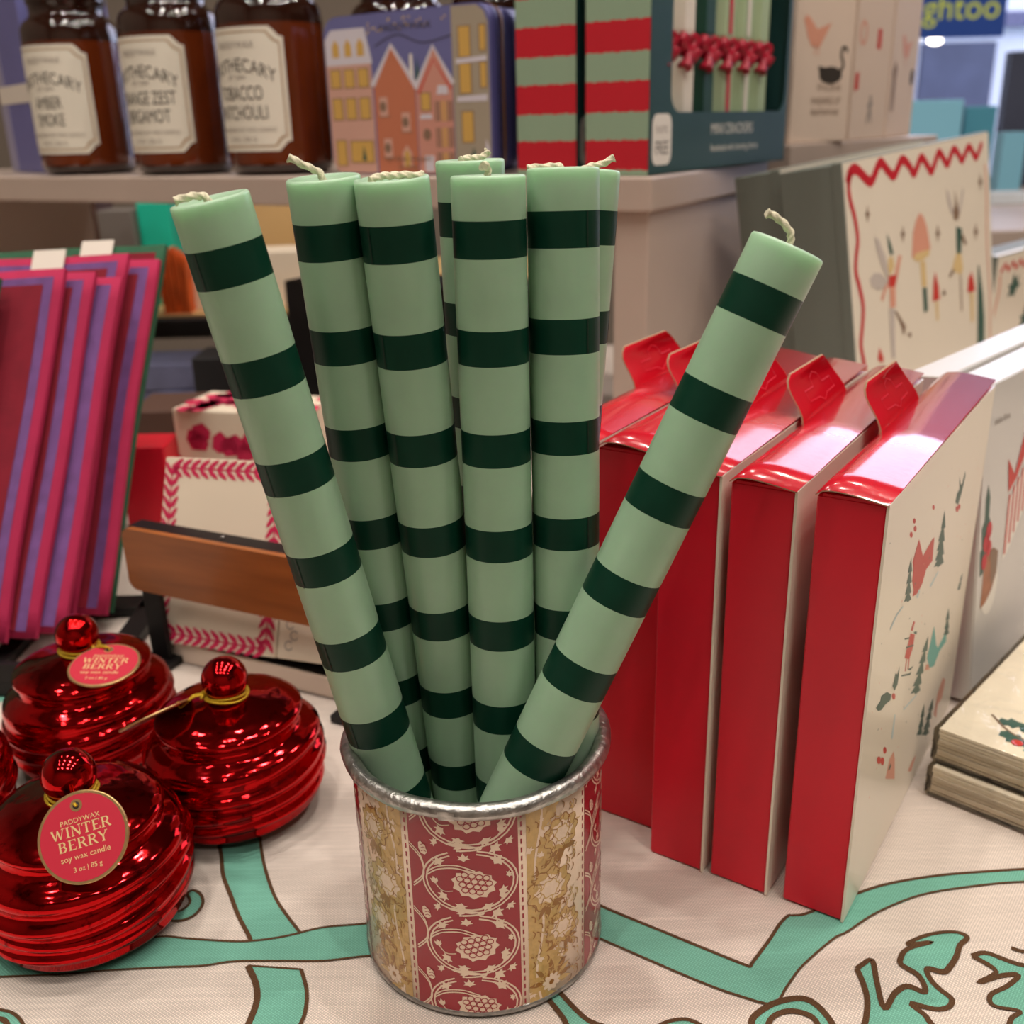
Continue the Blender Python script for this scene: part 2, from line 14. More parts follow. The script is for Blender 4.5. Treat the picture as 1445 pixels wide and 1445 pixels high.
FAIRY_ART = [[2,[[0.1218,-0.094],[0.1271,-0.0727],[0.1351,-0.0621],[0.1439,-0.0566],[0.1518,-0.0613],[0.1582,-0.0711],[0.1643,-0.0924],[0.1499,-0.0917],[0.1311,-0.0925]]],[5,[[0.1235,-0.0943],[0.1313,-0.0911],[0.1613,-0.0919],[0.1607,-0.0971],[0.1451,-0.0992],[0.1339,-0.0993]]],[5,[[0.1394,-0.0998],[0.1506,-0.1009],[0.1515,-0.1247],[0.1402,-0.123]]],[3,[[0.1419,-0.1245],[0.1514,-0.1254],[0.1514,-0.1464],[0.1421,-0.1473]]],[1,[[0.1631,-0.1408],[0.1672,-0.1228],[0.1722,-0.1143],[0.1783,-0.1294],[0.1797,-0.1415]]],[5,[[0.1692,-0.1419],[0.1755,-0.1431],[0.1746,-0.1604],[0.1694,-0.1601]]],[1,[[0.2489,-0.1477],[0.2534,-0.1345],[0.2615,-0.1292],[0.2675,-0.1402],[0.2697,-0.1498]]],[5,[[0.2563,-0.1491],[0.2651,-0.1507],[0.2622,-0.1796],[0.2556,-0.1783]]],[3,[[0.2702,-0.2053],[0.2746,-0.1702],[0.2799,-0.1256],[0.2826,-0.1261],[0.2899,-0.156],[0.2921,-0.1822],[0.2897,-0.2078]]],[6,[[0.0488,-0.0645],[0.0564,-0.0683],[0.0673,-0.084],[0.0719,-0.099],[0.0696,-0.103],[0.061,-0.093],[0.052,-0.0761]]],[6,[[0.0341,-0.0983],[0.0428,-0.0942],[0.0556,-0.0963],[0.0694,-0.1044],[0.0686,-0.11],[0.0487,-0.1093],[0.038,-0.1046]]],[3,[[0.0734,-0.0652],[0.079,-0.073],[0.0843,-0.0838],[0.0774,-0.0842],[0.0743,-0.0752]]],[5,[[0.0737,-0.0865],[0.0823,-0.0857],[0.0844,-0.0954],[0.0748,-0.1024],[0.0706,-0.096]]],[1,[[0.0715,-0.1019],[0.0904,-0.1022],[0.0837,-0.1127],[0.0701,-0.1117]]],[2,[[0.0834,-0.1024],[0.0942,-0.0868],[0.1,-0.0884],[0.09,-0.105]]],[2,[[0.0719,-0.1106],[0.0837,-0.1127],[0.0823,-0.13],[0.071,-0.1293]]],[2,[[0.0709,-0.1061],[0.057,-0.1209],[0.0534,-0.118],[0.0639,-0.1077]]],[6,[[0.0693,-0.129],[0.0793,-0.1317],[0.0778,-0.1469],[0.075,-0.1748],[0.0682,-0.1732],[0.0681,-0.1494]]],[4,[[0.079,-0.1338],[0.0825,-0.1338],[0.1013,-0.1517],[0.0977,-0.1522]]],[4,[[0.0826,-0.1378],[0.0861,-0.1377],[0.1004,-0.1536],[0.0967,-0.1541]]],[4,[[0.0863,-0.1418],[0.0898,-0.1417],[0.0994,-0.1556],[0.0957,-0.156]]],[4,[[0.09,-0.1458],[0.0935,-0.1458],[0.0984,-0.1575],[0.0947,-0.1579]]],[4,[[0.1041,-0.1584],[0.1113,-0.1591],[0.1115,-0.1633],[0.1054,-0.162]]],[6,[[0.2065,-0.0424],[0.214,-0.0478],[0.222,-0.0673],[0.2159,-0.0666],[0.2091,-0.0549]]],[6,[[0.2475,-0.0454],[0.2491,-0.0503],[0.2386,-0.0694],[0.2323,-0.0686],[0.2399,-0.057]]],[4,[[0.2273,-0.0463],[0.2314,-0.0576],[0.2365,-0.0692],[0.2317,-0.0748],[0.2227,-0.0729],[0.221,-0.0656],[0.2272,-0.0586]]],[3,[[0.2268,-0.0805],[0.2413,-0.084],[0.2366,-0.1073],[0.2262,-0.1057]]],[4,[[0.2429,-0.089],[0.2525,-0.1001],[0.2459,-0.101],[0.2392,-0.0917]]],[5,[[0.2241,-0.1054],[0.2366,-0.1073],[0.2402,-0.1224],[0.2345,-0.1276],[0.2121,-0.1194]]],[4,[[0.2032,-0.1243],[0.2143,-0.1182],[0.2182,-0.1212],[0.2072,-0.1258]]],[4,[[0.2315,-0.1275],[0.2344,-0.128],[0.2342,-0.1624],[0.2306,-0.1633]]],[4,[[0.0396,-0.0373],[0.0406,-0.0433],[0.0434,-0.0453],[0.0401,-0.0465],[0.0374,-0.0519],[0.0364,-0.046],[0.0342,-0.0441],[0.0369,-0.0428]]],[4,[[0.1063,-0.0626],[0.1076,-0.069],[0.1108,-0.0712],[0.1071,-0.0724],[0.1042,-0.0782],[0.103,-0.0718],[0.1004,-0.0697],[0.1034,-0.0684]]],[4,[[0.1831,-0.0722],[0.1847,-0.079],[0.1884,-0.0814],[0.1843,-0.0826],[0.1812,-0.0888],[0.1796,-0.082],[0.1767,-0.0797],[0.18,-0.0784]]],[4,[[0.2777,-0.0833],[0.2797,-0.0906],[0.2839,-0.0932],[0.2793,-0.0945],[0.2759,-0.101],[0.274,-0.0937],[0.2706,-0.0913],[0.2743,-0.0899]]],[4,[[0.2943,-0.0369],[0.2964,-0.044],[0.3007,-0.0464],[0.296,-0.0478],[0.2926,-0.0544],[0.2906,-0.0473],[0.2873,-0.045],[0.291,-0.0434]]],[1,[[0.04,-0.1683],[0.0448,-0.1583],[0.0516,-0.1694],[0.0493,-0.1734]]],[4,[[0.1853,-0.1378],[0.1899,-0.1338],[0.1954,-0.1388],[0.1903,-0.1403]]]]
LAMPW, SKY, EXPO = 7.3, 3.2, 0.15

# ------------------------------------------------------------------ materials
def srgb(r, g, b):
    f = lambda c: c / 12.92 if c <= .04045 else ((c + .055) / 1.055) ** 2.4
    return (f(r / 255), f(g / 255), f(b / 255), 1)

def mat(name, col, rough=.5, metal=0., spec=.5, coat=0., coat_rough=.1, noise=0., nscale=40., bump=0., bscale=200.,
        sss=0., trans=0., ior=1.45, emit=0., nstretch=None, alpha=1.):
    m = bpy.data.materials.new(name); m.use_nodes = True
    nt = m.node_tree; b = nt.nodes['Principled BSDF']
    b.inputs['Base Color'].default_value = col
    b.inputs['Roughness'].default_value = rough
    b.inputs['Metallic'].default_value = metal
    b.inputs['Specular IOR Level'].default_value = spec
    b.inputs['Coat Weight'].default_value = coat
    b.inputs['Coat Roughness'].default_value = coat_rough
    b.inputs['IOR'].default_value = ior
    b.inputs['Transmission Weight'].default_value = trans
    b.inputs['Alpha'].default_value = alpha
    if sss:
        b.inputs['Subsurface Weight'].default_value = sss
        b.inputs['Subsurface Radius'].default_value = (.8, 1., .8)
        b.inputs['Subsurface Scale'].default_value = .010
    if emit:
        b.inputs['Emission Color'].default_value = col
        b.inputs['Emission Strength'].default_value = emit
    if noise or bump:
        tc = nt.nodes.new('ShaderNodeTexCoord'); mp = nt.nodes.new('ShaderNodeMapping')
        nt.links.new(tc.outputs['Object'], mp.inputs['Vector'])
        if nstretch: mp.inputs['Scale'].default_value = nstretch
    if noise:
        n = nt.nodes.new('ShaderNodeTexNoise'); n.inputs['Scale'].default_value = nscale; n.inputs['Detail'].default_value = 5
        nt.links.new(mp.outputs['Vector'], n.inputs['Vector'])
        r = nt.nodes.new('ShaderNodeValToRGB')
        lo = [max(0, c * (1 - noise)) for c in col[:3]] + [1]; hi = [min(1, c * (1 + noise)) for c in col[:3]] + [1]
        r.color_ramp.elements[0].color = lo; r.color_ramp.elements[1].color = hi
        r.color_ramp.elements[0].position = .3; r.color_ramp.elements[1].position = .7
        nt.links.new(n.outputs['Fac'], r.inputs['Fac']); nt.links.new(r.outputs['Color'], b.inputs['Base Color'])
    if bump:
        n2 = nt.nodes.new('ShaderNodeTexNoise'); n2.inputs['Scale'].default_value = bscale; n2.inputs['Detail'].default_value = 3
        nt.links.new(mp.outputs['Vector'], n2.inputs['Vector'])
        bp = nt.nodes.new('ShaderNodeBump'); bp.inputs['Strength'].default_value = bump; bp.inputs['Distance'].default_value = .001
        nt.links.new(n2.outputs['Fac'], bp.inputs['Height']); nt.links.new(bp.outputs['Normal'], b.inputs['Normal'])
    return m

def weave(name, col, dark=.16):
    """plain-weave linen: two crossed thread waves plus slubs, in object metres"""
    m = mat(name, col, rough=.9, spec=.15)
    nt = m.node_tree; b = nt.nodes['Principled BSDF']
    tc = nt.nodes.new('ShaderNodeTexCoord')
    mp = nt.nodes.new('ShaderNodeMapping'); mp.inputs['Rotation'].default_value = (0, 0, radians(38))
    nt.links.new(tc.outputs['Object'], mp.inputs['Vector'])
    hs = []
    for d in ('X', 'Y'):
        w = nt.nodes.new('ShaderNodeTexWave'); w.bands_direction = d
        w.inputs['Scale'].default_value = 330; w.inputs['Distortion'].default_value = .8; w.inputs['Detail'].default_value = 2
        w.inputs['Detail Scale'].default_value = .6
        nt.links.new(mp.outputs['Vector'], w.inputs['Vector']); hs.append(w)
    mul = nt.nodes.new('ShaderNodeMath'); mul.operation = 'MULTIPLY'
    nt.links.new(hs[0].outputs['Fac'], mul.inputs[0]); nt.links.new(hs[1].outputs['Fac'], mul.inputs[1])
    ms = nt.nodes.new('ShaderNodeMapping'); ms.inputs['Rotation'].default_value = (0, 0, radians(38)); ms.inputs['Scale'].default_value = (30, 700, 1)
    nt.links.new(tc.outputs['Object'], ms.inputs['Vector'])
    sl = nt.nodes.new('ShaderNodeTexNoise'); sl.inputs['Scale'].default_value = 1; sl.inputs['Detail'].default_value = 2
    nt.links.new(ms.outputs['Vector'], sl.inputs['Vector'])
    add = nt.nodes.new('ShaderNodeMath'); add.operation = 'MULTIPLY_ADD'; add.inputs[1].default_value = .75
    nt.links.new(mul.outputs[0], add.inputs[2]); nt.links.new(sl.outputs['Fac'], add.inputs[0])
    r = nt.nodes.new('ShaderNodeValToRGB')
    r.color_ramp.elements[0].position = .45; r.color_ramp.elements[1].position = 1.15
    r.color_ramp.elements[0].color = [c * (1 - dark * 1.8) for c in col[:3]] + [1]
    r.color_ramp.elements[1].color = [min(1, c * (1 + dark)) for c in col[:3]] + [1]
    nt.links.new(add.outputs[0], r.inputs['Fac']); nt.links.new(r.outputs['Color'], b.inputs['Base Color'])
    bp = nt.nodes.new('ShaderNodeBump'); bp.inputs['Strength'].default_value = .35; bp.inputs['Distance'].default_value = .0004
    nt.links.new(mul.outputs[0], bp.inputs['Height']); nt.links.new(bp.outputs['Normal'], b.inputs['Normal'])
    return m

M = {}
M['wax'] = mat('pale_green_wax', srgb(158, 190, 160), rough=.34, spec=.5, sss=.8, noise=.05, nscale=60)
M['band'] = mat('dark_green_wax', srgb(6, 52, 37), rough=.42, spec=.28, noise=.12, nscale=90)
M['seam'] = mat('wax_seam', srgb(6, 38, 27), rough=.5)
M['wick'] = mat('cotton_wick', srgb(232, 224, 196), rough=.9, noise=.1, nscale=900, bump=.6, bscale=2500)
M['zinc'] = mat('galvanised_zinc', srgb(178, 176, 172), rough=.34, metal=.95, noise=.35, nscale=260, bump=.5, bscale=420)
M['canred'] = mat('printed_red_paper', srgb(152, 16, 36), rough=.3, coat=.5, coat_rough=.12, noise=.06, nscale=120)
M['cancream'] = mat('printed_cream_paper', srgb(232, 208, 184), rough=.3, coat=.5, coat_rough=.12)
M['cangold'] = mat('printed_ochre', srgb(200, 164, 98), rough=.3, coat=.5, coat_rough=.12, noise=.1, nscale=500)
M['cangold2'] = mat('printed_dark_ochre', srgb(152, 102, 36), rough=.3, coat=.5, coat_rough=.12)
M['linen'] = weave('cream_linen', srgb(224, 210, 199))
M['teal'] = weave('teal_print_on_linen', srgb(120, 182, 162), .12)
M['brown'] = weave('brown_print_on_linen', srgb(92, 66, 46), .1)
M['redcard'] = mat('red_card', srgb(216, 24, 48), rough=.34, spec=.45, noise=.05, nscale=15, bump=.03, bscale=60)
M['redgloss'] = mat('glossy_red_card', srgb(205, 24, 44), rough=.2, spec=.6, coat=.9, coat_rough=.09, bump=.12, bscale=330)
M['creamcard'] = mat('cream_card', srgb(236, 226, 208), rough=.34, spec=.5, coat=.2)
M['kraft'] = mat('card_edge', srgb(170, 138, 112), rough=.8)
M['ink_red'] = mat('ink_red', srgb(204, 60, 52), rough=.45)
M['ink_green'] = mat('ink_dark_green', srgb(56, 92, 80), rough=.45)
M['ink_teal'] = mat('ink_teal', srgb(92, 172, 164), rough=.45)
M['ink_pink'] = mat('ink_salmon', srgb(222, 158, 134), rough=.45)
M['ink_blue'] = mat('ink_pale_blue', srgb(190, 210, 212), rough=.45)
M['ink_brown'] = mat('ink_brown', srgb(138, 112, 92), rough=.5)
M['ink_gold'] = mat('ink_straw', srgb(222, 194, 138), rough=.5)
M['ink_lilac'] = mat('ink_grey_lilac', srgb(196, 186, 178), rough=.5)
M['ink_black'] = mat('ink_black', srgb(60, 54, 50), rough=.5)
M['ink_white'] = mat('ink_white', srgb(236, 232, 224), rough=.5)
M['ink_grey'] = mat('ink_grey', srgb(150, 140, 132), rough=.5)
M['black'] = mat('black_metal', srgb(20, 18, 19), rough=.45, metal=.3, noise=.1, nscale=80)
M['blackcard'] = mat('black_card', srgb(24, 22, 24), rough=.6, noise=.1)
M['wood'] = mat('brown_wood', srgb(160, 90, 40), rough=.42, coat=.15, noise=.2, nscale=14, nstretch=(1, 3, 9))
M['shelf'] = mat('taupe_laminate', srgb(186, 168, 156), rough=.35, spec=.5, noise=.03, nscale=8)
M['goldthread'] = mat('gold_thread', srgb(222, 186, 52), rough=.35, metal=.6, noise=.2, nscale=1500, bump=.5, bscale=2500)
M['goldfoil'] = mat('gold_foil', srgb(214, 176, 122), rough=.3, metal=.85, noise=.15, nscale=300)
M['tagred'] = mat('red_tag_card', srgb(192, 34, 58), rough=.55)
M['amber'] = mat('amber_glass', srgb(96, 40, 15), rough=.06, spec=.6, coat=.6, coat_rough=.03, noise=.35, nscale=9)
M['amberdark'] = mat('dark_amber_glass', srgb(40, 18, 11), rough=.07, spec=.6, coat=.6, coat_rough=.03, noise=.3, nscale=12)
M['paperlabel'] = mat('label_paper', srgb(228, 222, 206), rough=.6)
M['lilac'] = mat('lilac_paint', srgb(112, 112, 170), rough=.4, noise=.06, nscale=20)
M['lilaclight'] = mat('pale_lilac_card', srgb(158, 154, 182), rough=.5)
M['tinside'] = mat('indigo_tin', srgb(78, 76, 128), rough=.35, metal=.2)
M['burgundy'] = mat('burgundy_cloth', srgb(128, 16, 38), rough=.85, noise=.12, nscale=60, bump=.3, bscale=900)
M['magenta'] = mat('magenta_cloth', srgb(172, 32, 76), rough=.85, noise=.08, nscale=60, bump=.3, bscale=900)
M['purple'] = mat('purple_cloth_band', srgb(112, 74, 132), rough=.85, noise=.15, nscale=90, bump=.3, bscale=900)
M['greencloth'] = mat('green_cloth', srgb(38, 84, 58), rough=.85, noise=.15, nscale=70, bump=.3, bscale=900)
M['mintstripe'] = mat('sage_stripe', srgb(146, 172, 146), rough=.45)
M['redstripe'] = mat('red_stripe', srgb(196, 32, 48), rough=.45)
M['crackgreen'] = mat('bottle_green_card', srgb(36, 72, 72), rough=.38, spec=.5)
M['darkgreen'] = mat('dark_green_paper', srgb(20, 66, 52), rough=.4)
M['palegreen'] = mat('pale_green_paper', srgb(176, 196, 158), rough=.45)
M['whitepaper'] = mat('white_paper', srgb(232, 224, 212), rough=.5)
M['ribbon'] = mat('crimson_ribbon', srgb(168, 20, 48), rough=.4, noise=.2, nscale=200)
M['greencard'] = mat('sage_green_card', srgb(106, 112, 104), rough=.55)
M['whitebox'] = mat('white_card', srgb(210, 207, 203), rough=.35, coat=.2)
M['napkin'] = mat('cream_tissue', srgb(240, 226, 200), rough=.8, noise=.05, nscale=60, bump=.3, bscale=300)
M['pink'] = mat('raspberry_print', srgb(206, 42, 86), rough=.5)
M['creambox'] = mat('cream_paper', srgb(232, 216, 194), rough=.55)
M['beigebox'] = mat('blush_beige_card', srgb(222, 202, 186), rough=.5)
M['tealflat'] = mat('turquoise_card', srgb(28, 196, 164), rough=.5)
M['greybox'] = mat('grey_card', srgb(122, 114, 108), rough=.6)
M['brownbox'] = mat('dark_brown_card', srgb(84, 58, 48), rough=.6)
M['orange'] = mat('orange_paper', srgb(222, 98, 34), rough=.6, noise=.3, nscale=40, nstretch=(9, 1, 1))
M['tan'] = mat('tan_card', srgb(206, 170, 116), rough=.6)
M['bluegrey'] = mat('blue_grey_card', srgb(92, 94, 122), rough=.5, noise=.2, nscale=30)
M['wallp'] = mat('warm_plaster', srgb(150, 138, 126), rough=.9, noise=.03, nscale=5)
M['ceil'] = mat('ceiling_paint', srgb(165, 160, 156), rough=.9, noise=.02, nscale=5)
M['floorw'] = mat('oak_floor', srgb(120, 92, 70), rough=.5, noise=.2, nscale=6, nstretch=(1, 12, 1))
M['tabletop'] = mat('table_wood', srgb(130, 96, 66), rough=.5, noise=.2, nscale=8, nstretch=(1, 10, 1))
M['navy'] = mat('navy_self_lit', srgb(52, 76, 140), rough=.5, emit=.55)  # emission added; without it the shaded sign turns black
M['yellow'] = mat('lime_yellow_self_lit', srgb(206, 206, 62), rough=.5, emit=.6)  # letters given the same added glow as the sign
M['slate'] = mat('slate_board', srgb(70, 76, 96), rough=.6, noise=.15, nscale=5)
M['palestone'] = mat('pale_stone', srgb(214, 222, 230), rough=.8, noise=.05, nscale=3)
M['bluebag'] = mat('sky_blue_paper', srgb(134, 196, 222), rough=.5)
M['tealbag'] = mat('deep_teal_paper', srgb(72, 142, 166), rough=.5)
M['asphalt'] = mat('grey_paving', srgb(120, 124, 130), rough=.9, noise=.1, nscale=8)
M['bulb'] = mat('warm_lamp', (1, .9, .75, 1), emit=6.)
M['frame'] = mat('dark_window_frame', srgb(60, 62, 68), rough=.5)
M['glass'] = mat('window_glass', (1, 1, 1, 1), rough=0, trans=1, ior=1.02, spec=.3)
M['scalegold'] = mat('warm_window_yellow', srgb(212, 172, 92), rough=.45)
M['facade1'] = mat('print_blush', srgb(212, 168, 152), rough=.4)
M['facade2'] = mat('print_terracotta', srgb(198, 122, 92), rough=.4)
M['facade3'] = mat('print_rose', srgb(208, 150, 134), rough=.4)
M['facade4'] = mat('print_stone', srgb(168, 158, 140), rough=.4)
M['snow'] = mat('print_snow', srgb(216, 212, 222), rough=.4)
M['sky'] = mat('print_dusk_blue', srgb(110, 112, 164), rough=.4)

def plastic(name):
    m = bpy.data.materials.new(name); m.use_nodes = True; nt = m.node_tree
    for n in list(nt.nodes): nt.nodes.remove(n)
    o = nt.nodes.new('ShaderNodeOutputMaterial'); mix = nt.nodes.new('ShaderNodeMixShader')
    t = nt.nodes.new('ShaderNodeBsdfTransparent'); g = nt.nodes.new('ShaderNodeBsdfGlossy'); g.inputs['Roughness'].default_value = .08
    f = nt.nodes.new('ShaderNodeFresnel'); f.inputs['IOR'].default_value = 1.32
    tc = nt.nodes.new('ShaderNodeTexCoord'); n = nt.nodes.new('ShaderNodeTexNoise'); n.inputs['Scale'].default_value = 55; n.inputs['Detail'].default_value = 2
    n.inputs['Distortion'].default_value = 1.5
    bp = nt.nodes.new('ShaderNodeBump'); bp.inputs['Strength'].default_value = .6; bp.inputs['Distance'].default_value = .004
    nt.links.new(tc.outputs['Object'], n.inputs['Vector']); nt.links.new(n.outputs['Fac'], bp.inputs['Height'])
    nt.links.new(bp.outputs['Normal'], g.inputs['Normal']); nt.links.new(bp.outputs['Normal'], f.inputs['Normal'])
    nt.links.new(f.outputs[0], mix.inputs[0]); nt.links.new(t.outputs[0], mix.inputs[1]); nt.links.new(g.outputs[0], mix.inputs[2])
    nt.links.new(mix.outputs[0], o.inputs['Surface'])
    return m
M['film'] = plastic('clear_film')

def mercury():
    m = mat('red_mercury_glass', srgb(178, 14, 26), rough=.085, metal=1.)
    nt = m.node_tree; b = nt.nodes['Principled BSDF']
    tc = nt.nodes.new('ShaderNodeTexCoord')
    n = nt.nodes.new('ShaderNodeTexNoise'); n.inputs['Scale'].default_value = 160; n.inputs['Detail'].default_value = 8; n.inputs['Roughness'].default_value = .7
    nt.links.new(tc.outputs['Object'], n.inputs['Vector'])
    r = nt.nodes.new('ShaderNodeValToRGB')
    e = r.color_ramp.elements
    e[0].position = .30; e[0].color = srgb(70, 2, 8); e[1].position = .44; e[1].color = srgb(196, 22, 26)
    nt.links.new(n.outputs['Fac'], r.inputs['Fac']); nt.links.new(r.outputs['Color'], b.inputs['Base Color'])
    n2 = nt.nodes.new('ShaderNodeTexNoise'); n2.inputs['Scale'].default_value = 85; n2.inputs['Detail'].default_value = 2
    nt.links.new(tc.outputs['Object'], n2.inputs['Vector'])
    bp = nt.nodes.new('ShaderNodeBump'); bp.inputs['Strength'].default_value = .35; bp.inputs['Distance'].default_value = .0015
    nt.links.new(n2.outputs['Fac'], bp.inputs['Height']); nt.links.new(bp.outputs['Normal'], b.inputs['Normal'])
    return m
M['mercury'] = mercury()

# ------------------------------------------------------------------ mesh building
def smoothpts(pts, n=6, closed=False):
    """Catmull-Rom through the points"""
    P = [V(p) for p in pts]; out = []; L = len(P)
    if L < 3: return P
    for i in range(L if closed else L - 1):
        g = (lambda k: P[k % L]) if closed else (lambda k: P[min(max(k, 0), L - 1)])
        a, b, c, d = g(i - 1), g(i), g(i + 1), g(i + 2)
        for k in range(n):
            t = k / n
            out.append(.5 * ((2 * b) + (c - a) * t + (2 * a - 5 * b + 4 * c - d) * t * t + (3 * b - a - 3 * c + d) * t ** 3))
    if not closed: out.append(P[-1])
    return out

TXT = {}
def text_mesh(s, size=1.):
    if s in TXT: return TXT[s]
    cu = bpy.data.curves.new('t', 'FONT'); cu.body = s; cu.size = 1; cu.align_x = 'CENTER'; cu.resolution_u = 3
    o = bpy.data.objects.new('t', cu); COL.objects.link(o)
    dg = bpy.context.evaluated_depsgraph_get(); dg.update()
    me = bpy.data.meshes.new_from_object(o.evaluated_get(dg))
    r = ([v.co.to_2d() for v in me.vertices], [list(p.vertices) for p in me.polygons])
    bpy.data.objects.remove(o); bpy.data.curves.remove(cu); bpy.data.meshes.remove(me)
    TXT[s] = r; return r

class MB:
    def __init__(s): s.bm = bmesh.new(); s.mats = []; s.sub = None
    def mi(s, m):
        if m not in s.mats: s.mats.append(m)
        return s.mats.index(m)
    def face(s, pts, m, smooth=False):
        f = s.bm.faces.new([s.bm.verts.new(p) for p in pts]); f.material_index = s.mi(m); f.smooth = smooth; return f
    def poly(s, pts, m):
        pts = [V(p) for p in pts]; vs = [s.bm.verts.new(p) for p in pts]; k = s.mi(m)
        for t in tessellate_polygon([pts]):
            try: f = s.bm.faces.new([vs[i] for i in t]); f.material_index = k
            except ValueError: pass
    def box(s, lo, hi, m, T=None):
        x0, y0, z0 = lo; x1, y1, z1 = hi
        c = [V(p) for p in ((x0, y0, z0), (x1, y0, z0), (x1, y1, z0), (x0, y1, z0), (x0, y0, z1), (x1, y0, z1), (x1, y1, z1), (x0, y1, z1))]
        if T: c = [T @ p for p in c]
        vs = [s.bm.verts.new(p) for p in c]; k = s.mi(m) if not isinstance(m, (list, tuple)) else None
        for i, f in enumerate(((0, 3, 2, 1), (4, 5, 6, 7), (0, 1, 5, 4), (1, 2, 6, 5), (2, 3, 7, 6), (3, 0, 4, 7))):  # bottom top front right back left
            q = s.bm.faces.new([vs[j] for j in f]); q.material_index = k if k is not None else s.mi(m[i])
        return s
    def bevel(s, w, seg=2):
        s.bm.normal_update()
        ed = [e for e in s.bm.edges if len(e.link_faces) == 2 and e.calc_face_angle(0) > .5]
        bmesh.ops.bevel(s.bm, geom=ed, offset=w, segments=seg, affect='EDGES', profile=.5); return s
    def lathe(s, prof, n, m, disp=None, cap=(True, True), T=None, smooth=True, ang=(0, 2 * pi)):
        full = abs(ang[1] - ang[0] - 2 * pi) < 1e-6; rings = []
        for (r, z, *_) in prof:
            ring = []
            for i in range(n if full else n + 1):
                a = ang[0] + (ang[1] - ang[0]) * i / n
                rr, zz = disp(r, z, a) if disp else (r, z)
                p = V((rr * cos(a), rr * sin(a), zz)); ring.append(s.bm.verts.new(T @ p if T else p))
            rings.append(ring)
        for j in range(len(rings) - 1):
            mm = prof[j][2] if len(prof[j]) > 2 else m
            k = s.mi(mm); A, B = rings[j], rings[j + 1]
            for i in range(n):
                i2 = (i + 1) % len(A)
                f = s.bm.faces.new([A[i], A[i2], B[i2], B[i]]); f.material_index = k; f.smooth = smooth
        if full and cap[0] and prof[0][0] > 1e-6: s.bm.faces.new(rings[0][::-1]).material_index = s.mi(m)
        if full and cap[1] and prof[-1][0] > 1e-6: s.bm.faces.new(rings[-1]).material_index = s.mi(m)
        return s
    def tube(s, pts, r, m, n=8, closed=False, twist=0., lobes=0, cap=True):
        P = [V(p) for p in pts]; L = len(P); rings = []; k = s.mi(m)
        up = None
        for i in range(L):
            a = P[(i - 1) % L] if closed else P[max(i - 1, 0)]; b = P[(i + 1) % L] if closed else P[min(i + 1, L - 1)]
            t = (b - a).normalized()
            if up is None: up = t.orthogonal().normalized()
            up = (up - t * up.dot(t)).normalized(); side = t.cross(up)
            rr = r(i / (L - 1)) if callable(r) else r
            ring = []
            for j in range(n):
                th = 2 * pi * j / n; q = rr * (1 + (.22 * cos(lobes * th) if lobes else 0))
                th2 = th + twist * i
                ring.append(s.bm.verts.new(P[i] + up * (q * cos(th2)) + side * (q * sin(th2))))
            rings.append(ring)
        for i in range(L if closed else L - 1):
            A, B = rings[i], rings[(i + 1) % L]
            for j in range(n):
                f = s.bm.faces.new([A[j], A[(j + 1) % n], B[(j + 1) % n], B[j]]); f.material_index = k; f.smooth = True
        if cap and not closed:
            s.bm.faces.new(rings[0][::-1]).material_index = k; s.bm.faces.new(rings[-1]).material_index = k
        return s
    def decal(s, fn, pts, m, off=.0001):
        if not s.sub:
            s.poly([fn(p[0], p[1], off) for p in pts], m); return s
        P = [V((p[0], p[1], 0)) for p in pts]; k = s.mi(m)        # split so the patch follows a curved surface
        tris = [tuple(P[i] for i in t) for t in tessellate_polygon([P])]
        while tris:
            a, c, d = tris.pop(); e = [(a - c).length, (c - d).length, (d - a).length]; i = e.index(max(e))
            if e[i] > s.sub:
                a, c, d = ((a, c, d), (c, d, a), (d, a, c))[i]; mid = (a + c) / 2
                tris += [(a, mid, d), (mid, c, d)]
            else:
                f = s.bm.faces.new([s.bm.verts.new(fn(q.x, q.y, off)) for q in (a, c, d)]); f.material_index = k
        return s
    def stroke(s, fn, pts, w, m, off=.00015, smooth=0, closed=False):
        P = [V((p[0], p[1], 0)) for p in pts]
        if smooth: P = smoothpts(P, smooth, closed)
        L = len(P); k = s.mi(m); rows = []
        for i in range(L):
            a = P[(i - 1) % L] if closed else P[max(i - 1, 0)]; b = P[(i + 1) % L] if closed else P[min(i + 1, L - 1)]
            t = (b - a); t = t.normalized() if t.length > 1e-9 else V((1, 0, 0)); nrm = V((-t.y, t.x, 0))
            ww = w(i / max(1, L - 1)) if callable(w) else w
            rows.append([s.bm.verts.new(fn(*(P[i] + nrm * ww / 2).xy, off)), s.bm.verts.new(fn(*(P[i] - nrm * ww / 2).xy, off))])
        for i in range(L if closed else L - 1):
            A, B = rows[i], rows[(i + 1) % L]
            f = s.bm.faces.new([A[0], A[1], B[1], B[0]]); f.material_index = k
        return s
    def dot(s, fn, x, y, rx, ry, m, off=.00012, n=12, rot=0):
        return s.decal(fn, [(x + rx * cos(t) * cos(rot) - ry * sin(t) * sin(rot), y + rx * cos(t) * sin(rot) + ry * sin(t) * cos(rot)) for t in [2 * pi * i / n for i in range(n)]], m, off)
    def text(s, fn, string, x, y, size, m, off=.00015, sx=1., rot=0., arc=0.):
        vs, fs = text_mesh(string); k = s.mi(m); out = []
        for v in vs:
            u, w = v.x * size * sx, v.y * size
            w += arc * u * u
            out.append(s.bm.verts.new(fn(x + u * cos(rot) - w * sin(rot), y + u * sin(rot) + w * cos(rot), off)))
        for f in fs:
            try: q = s.bm.faces.new([out[i] for i in f]); q.material_index = k
            except ValueError: pass
        return s
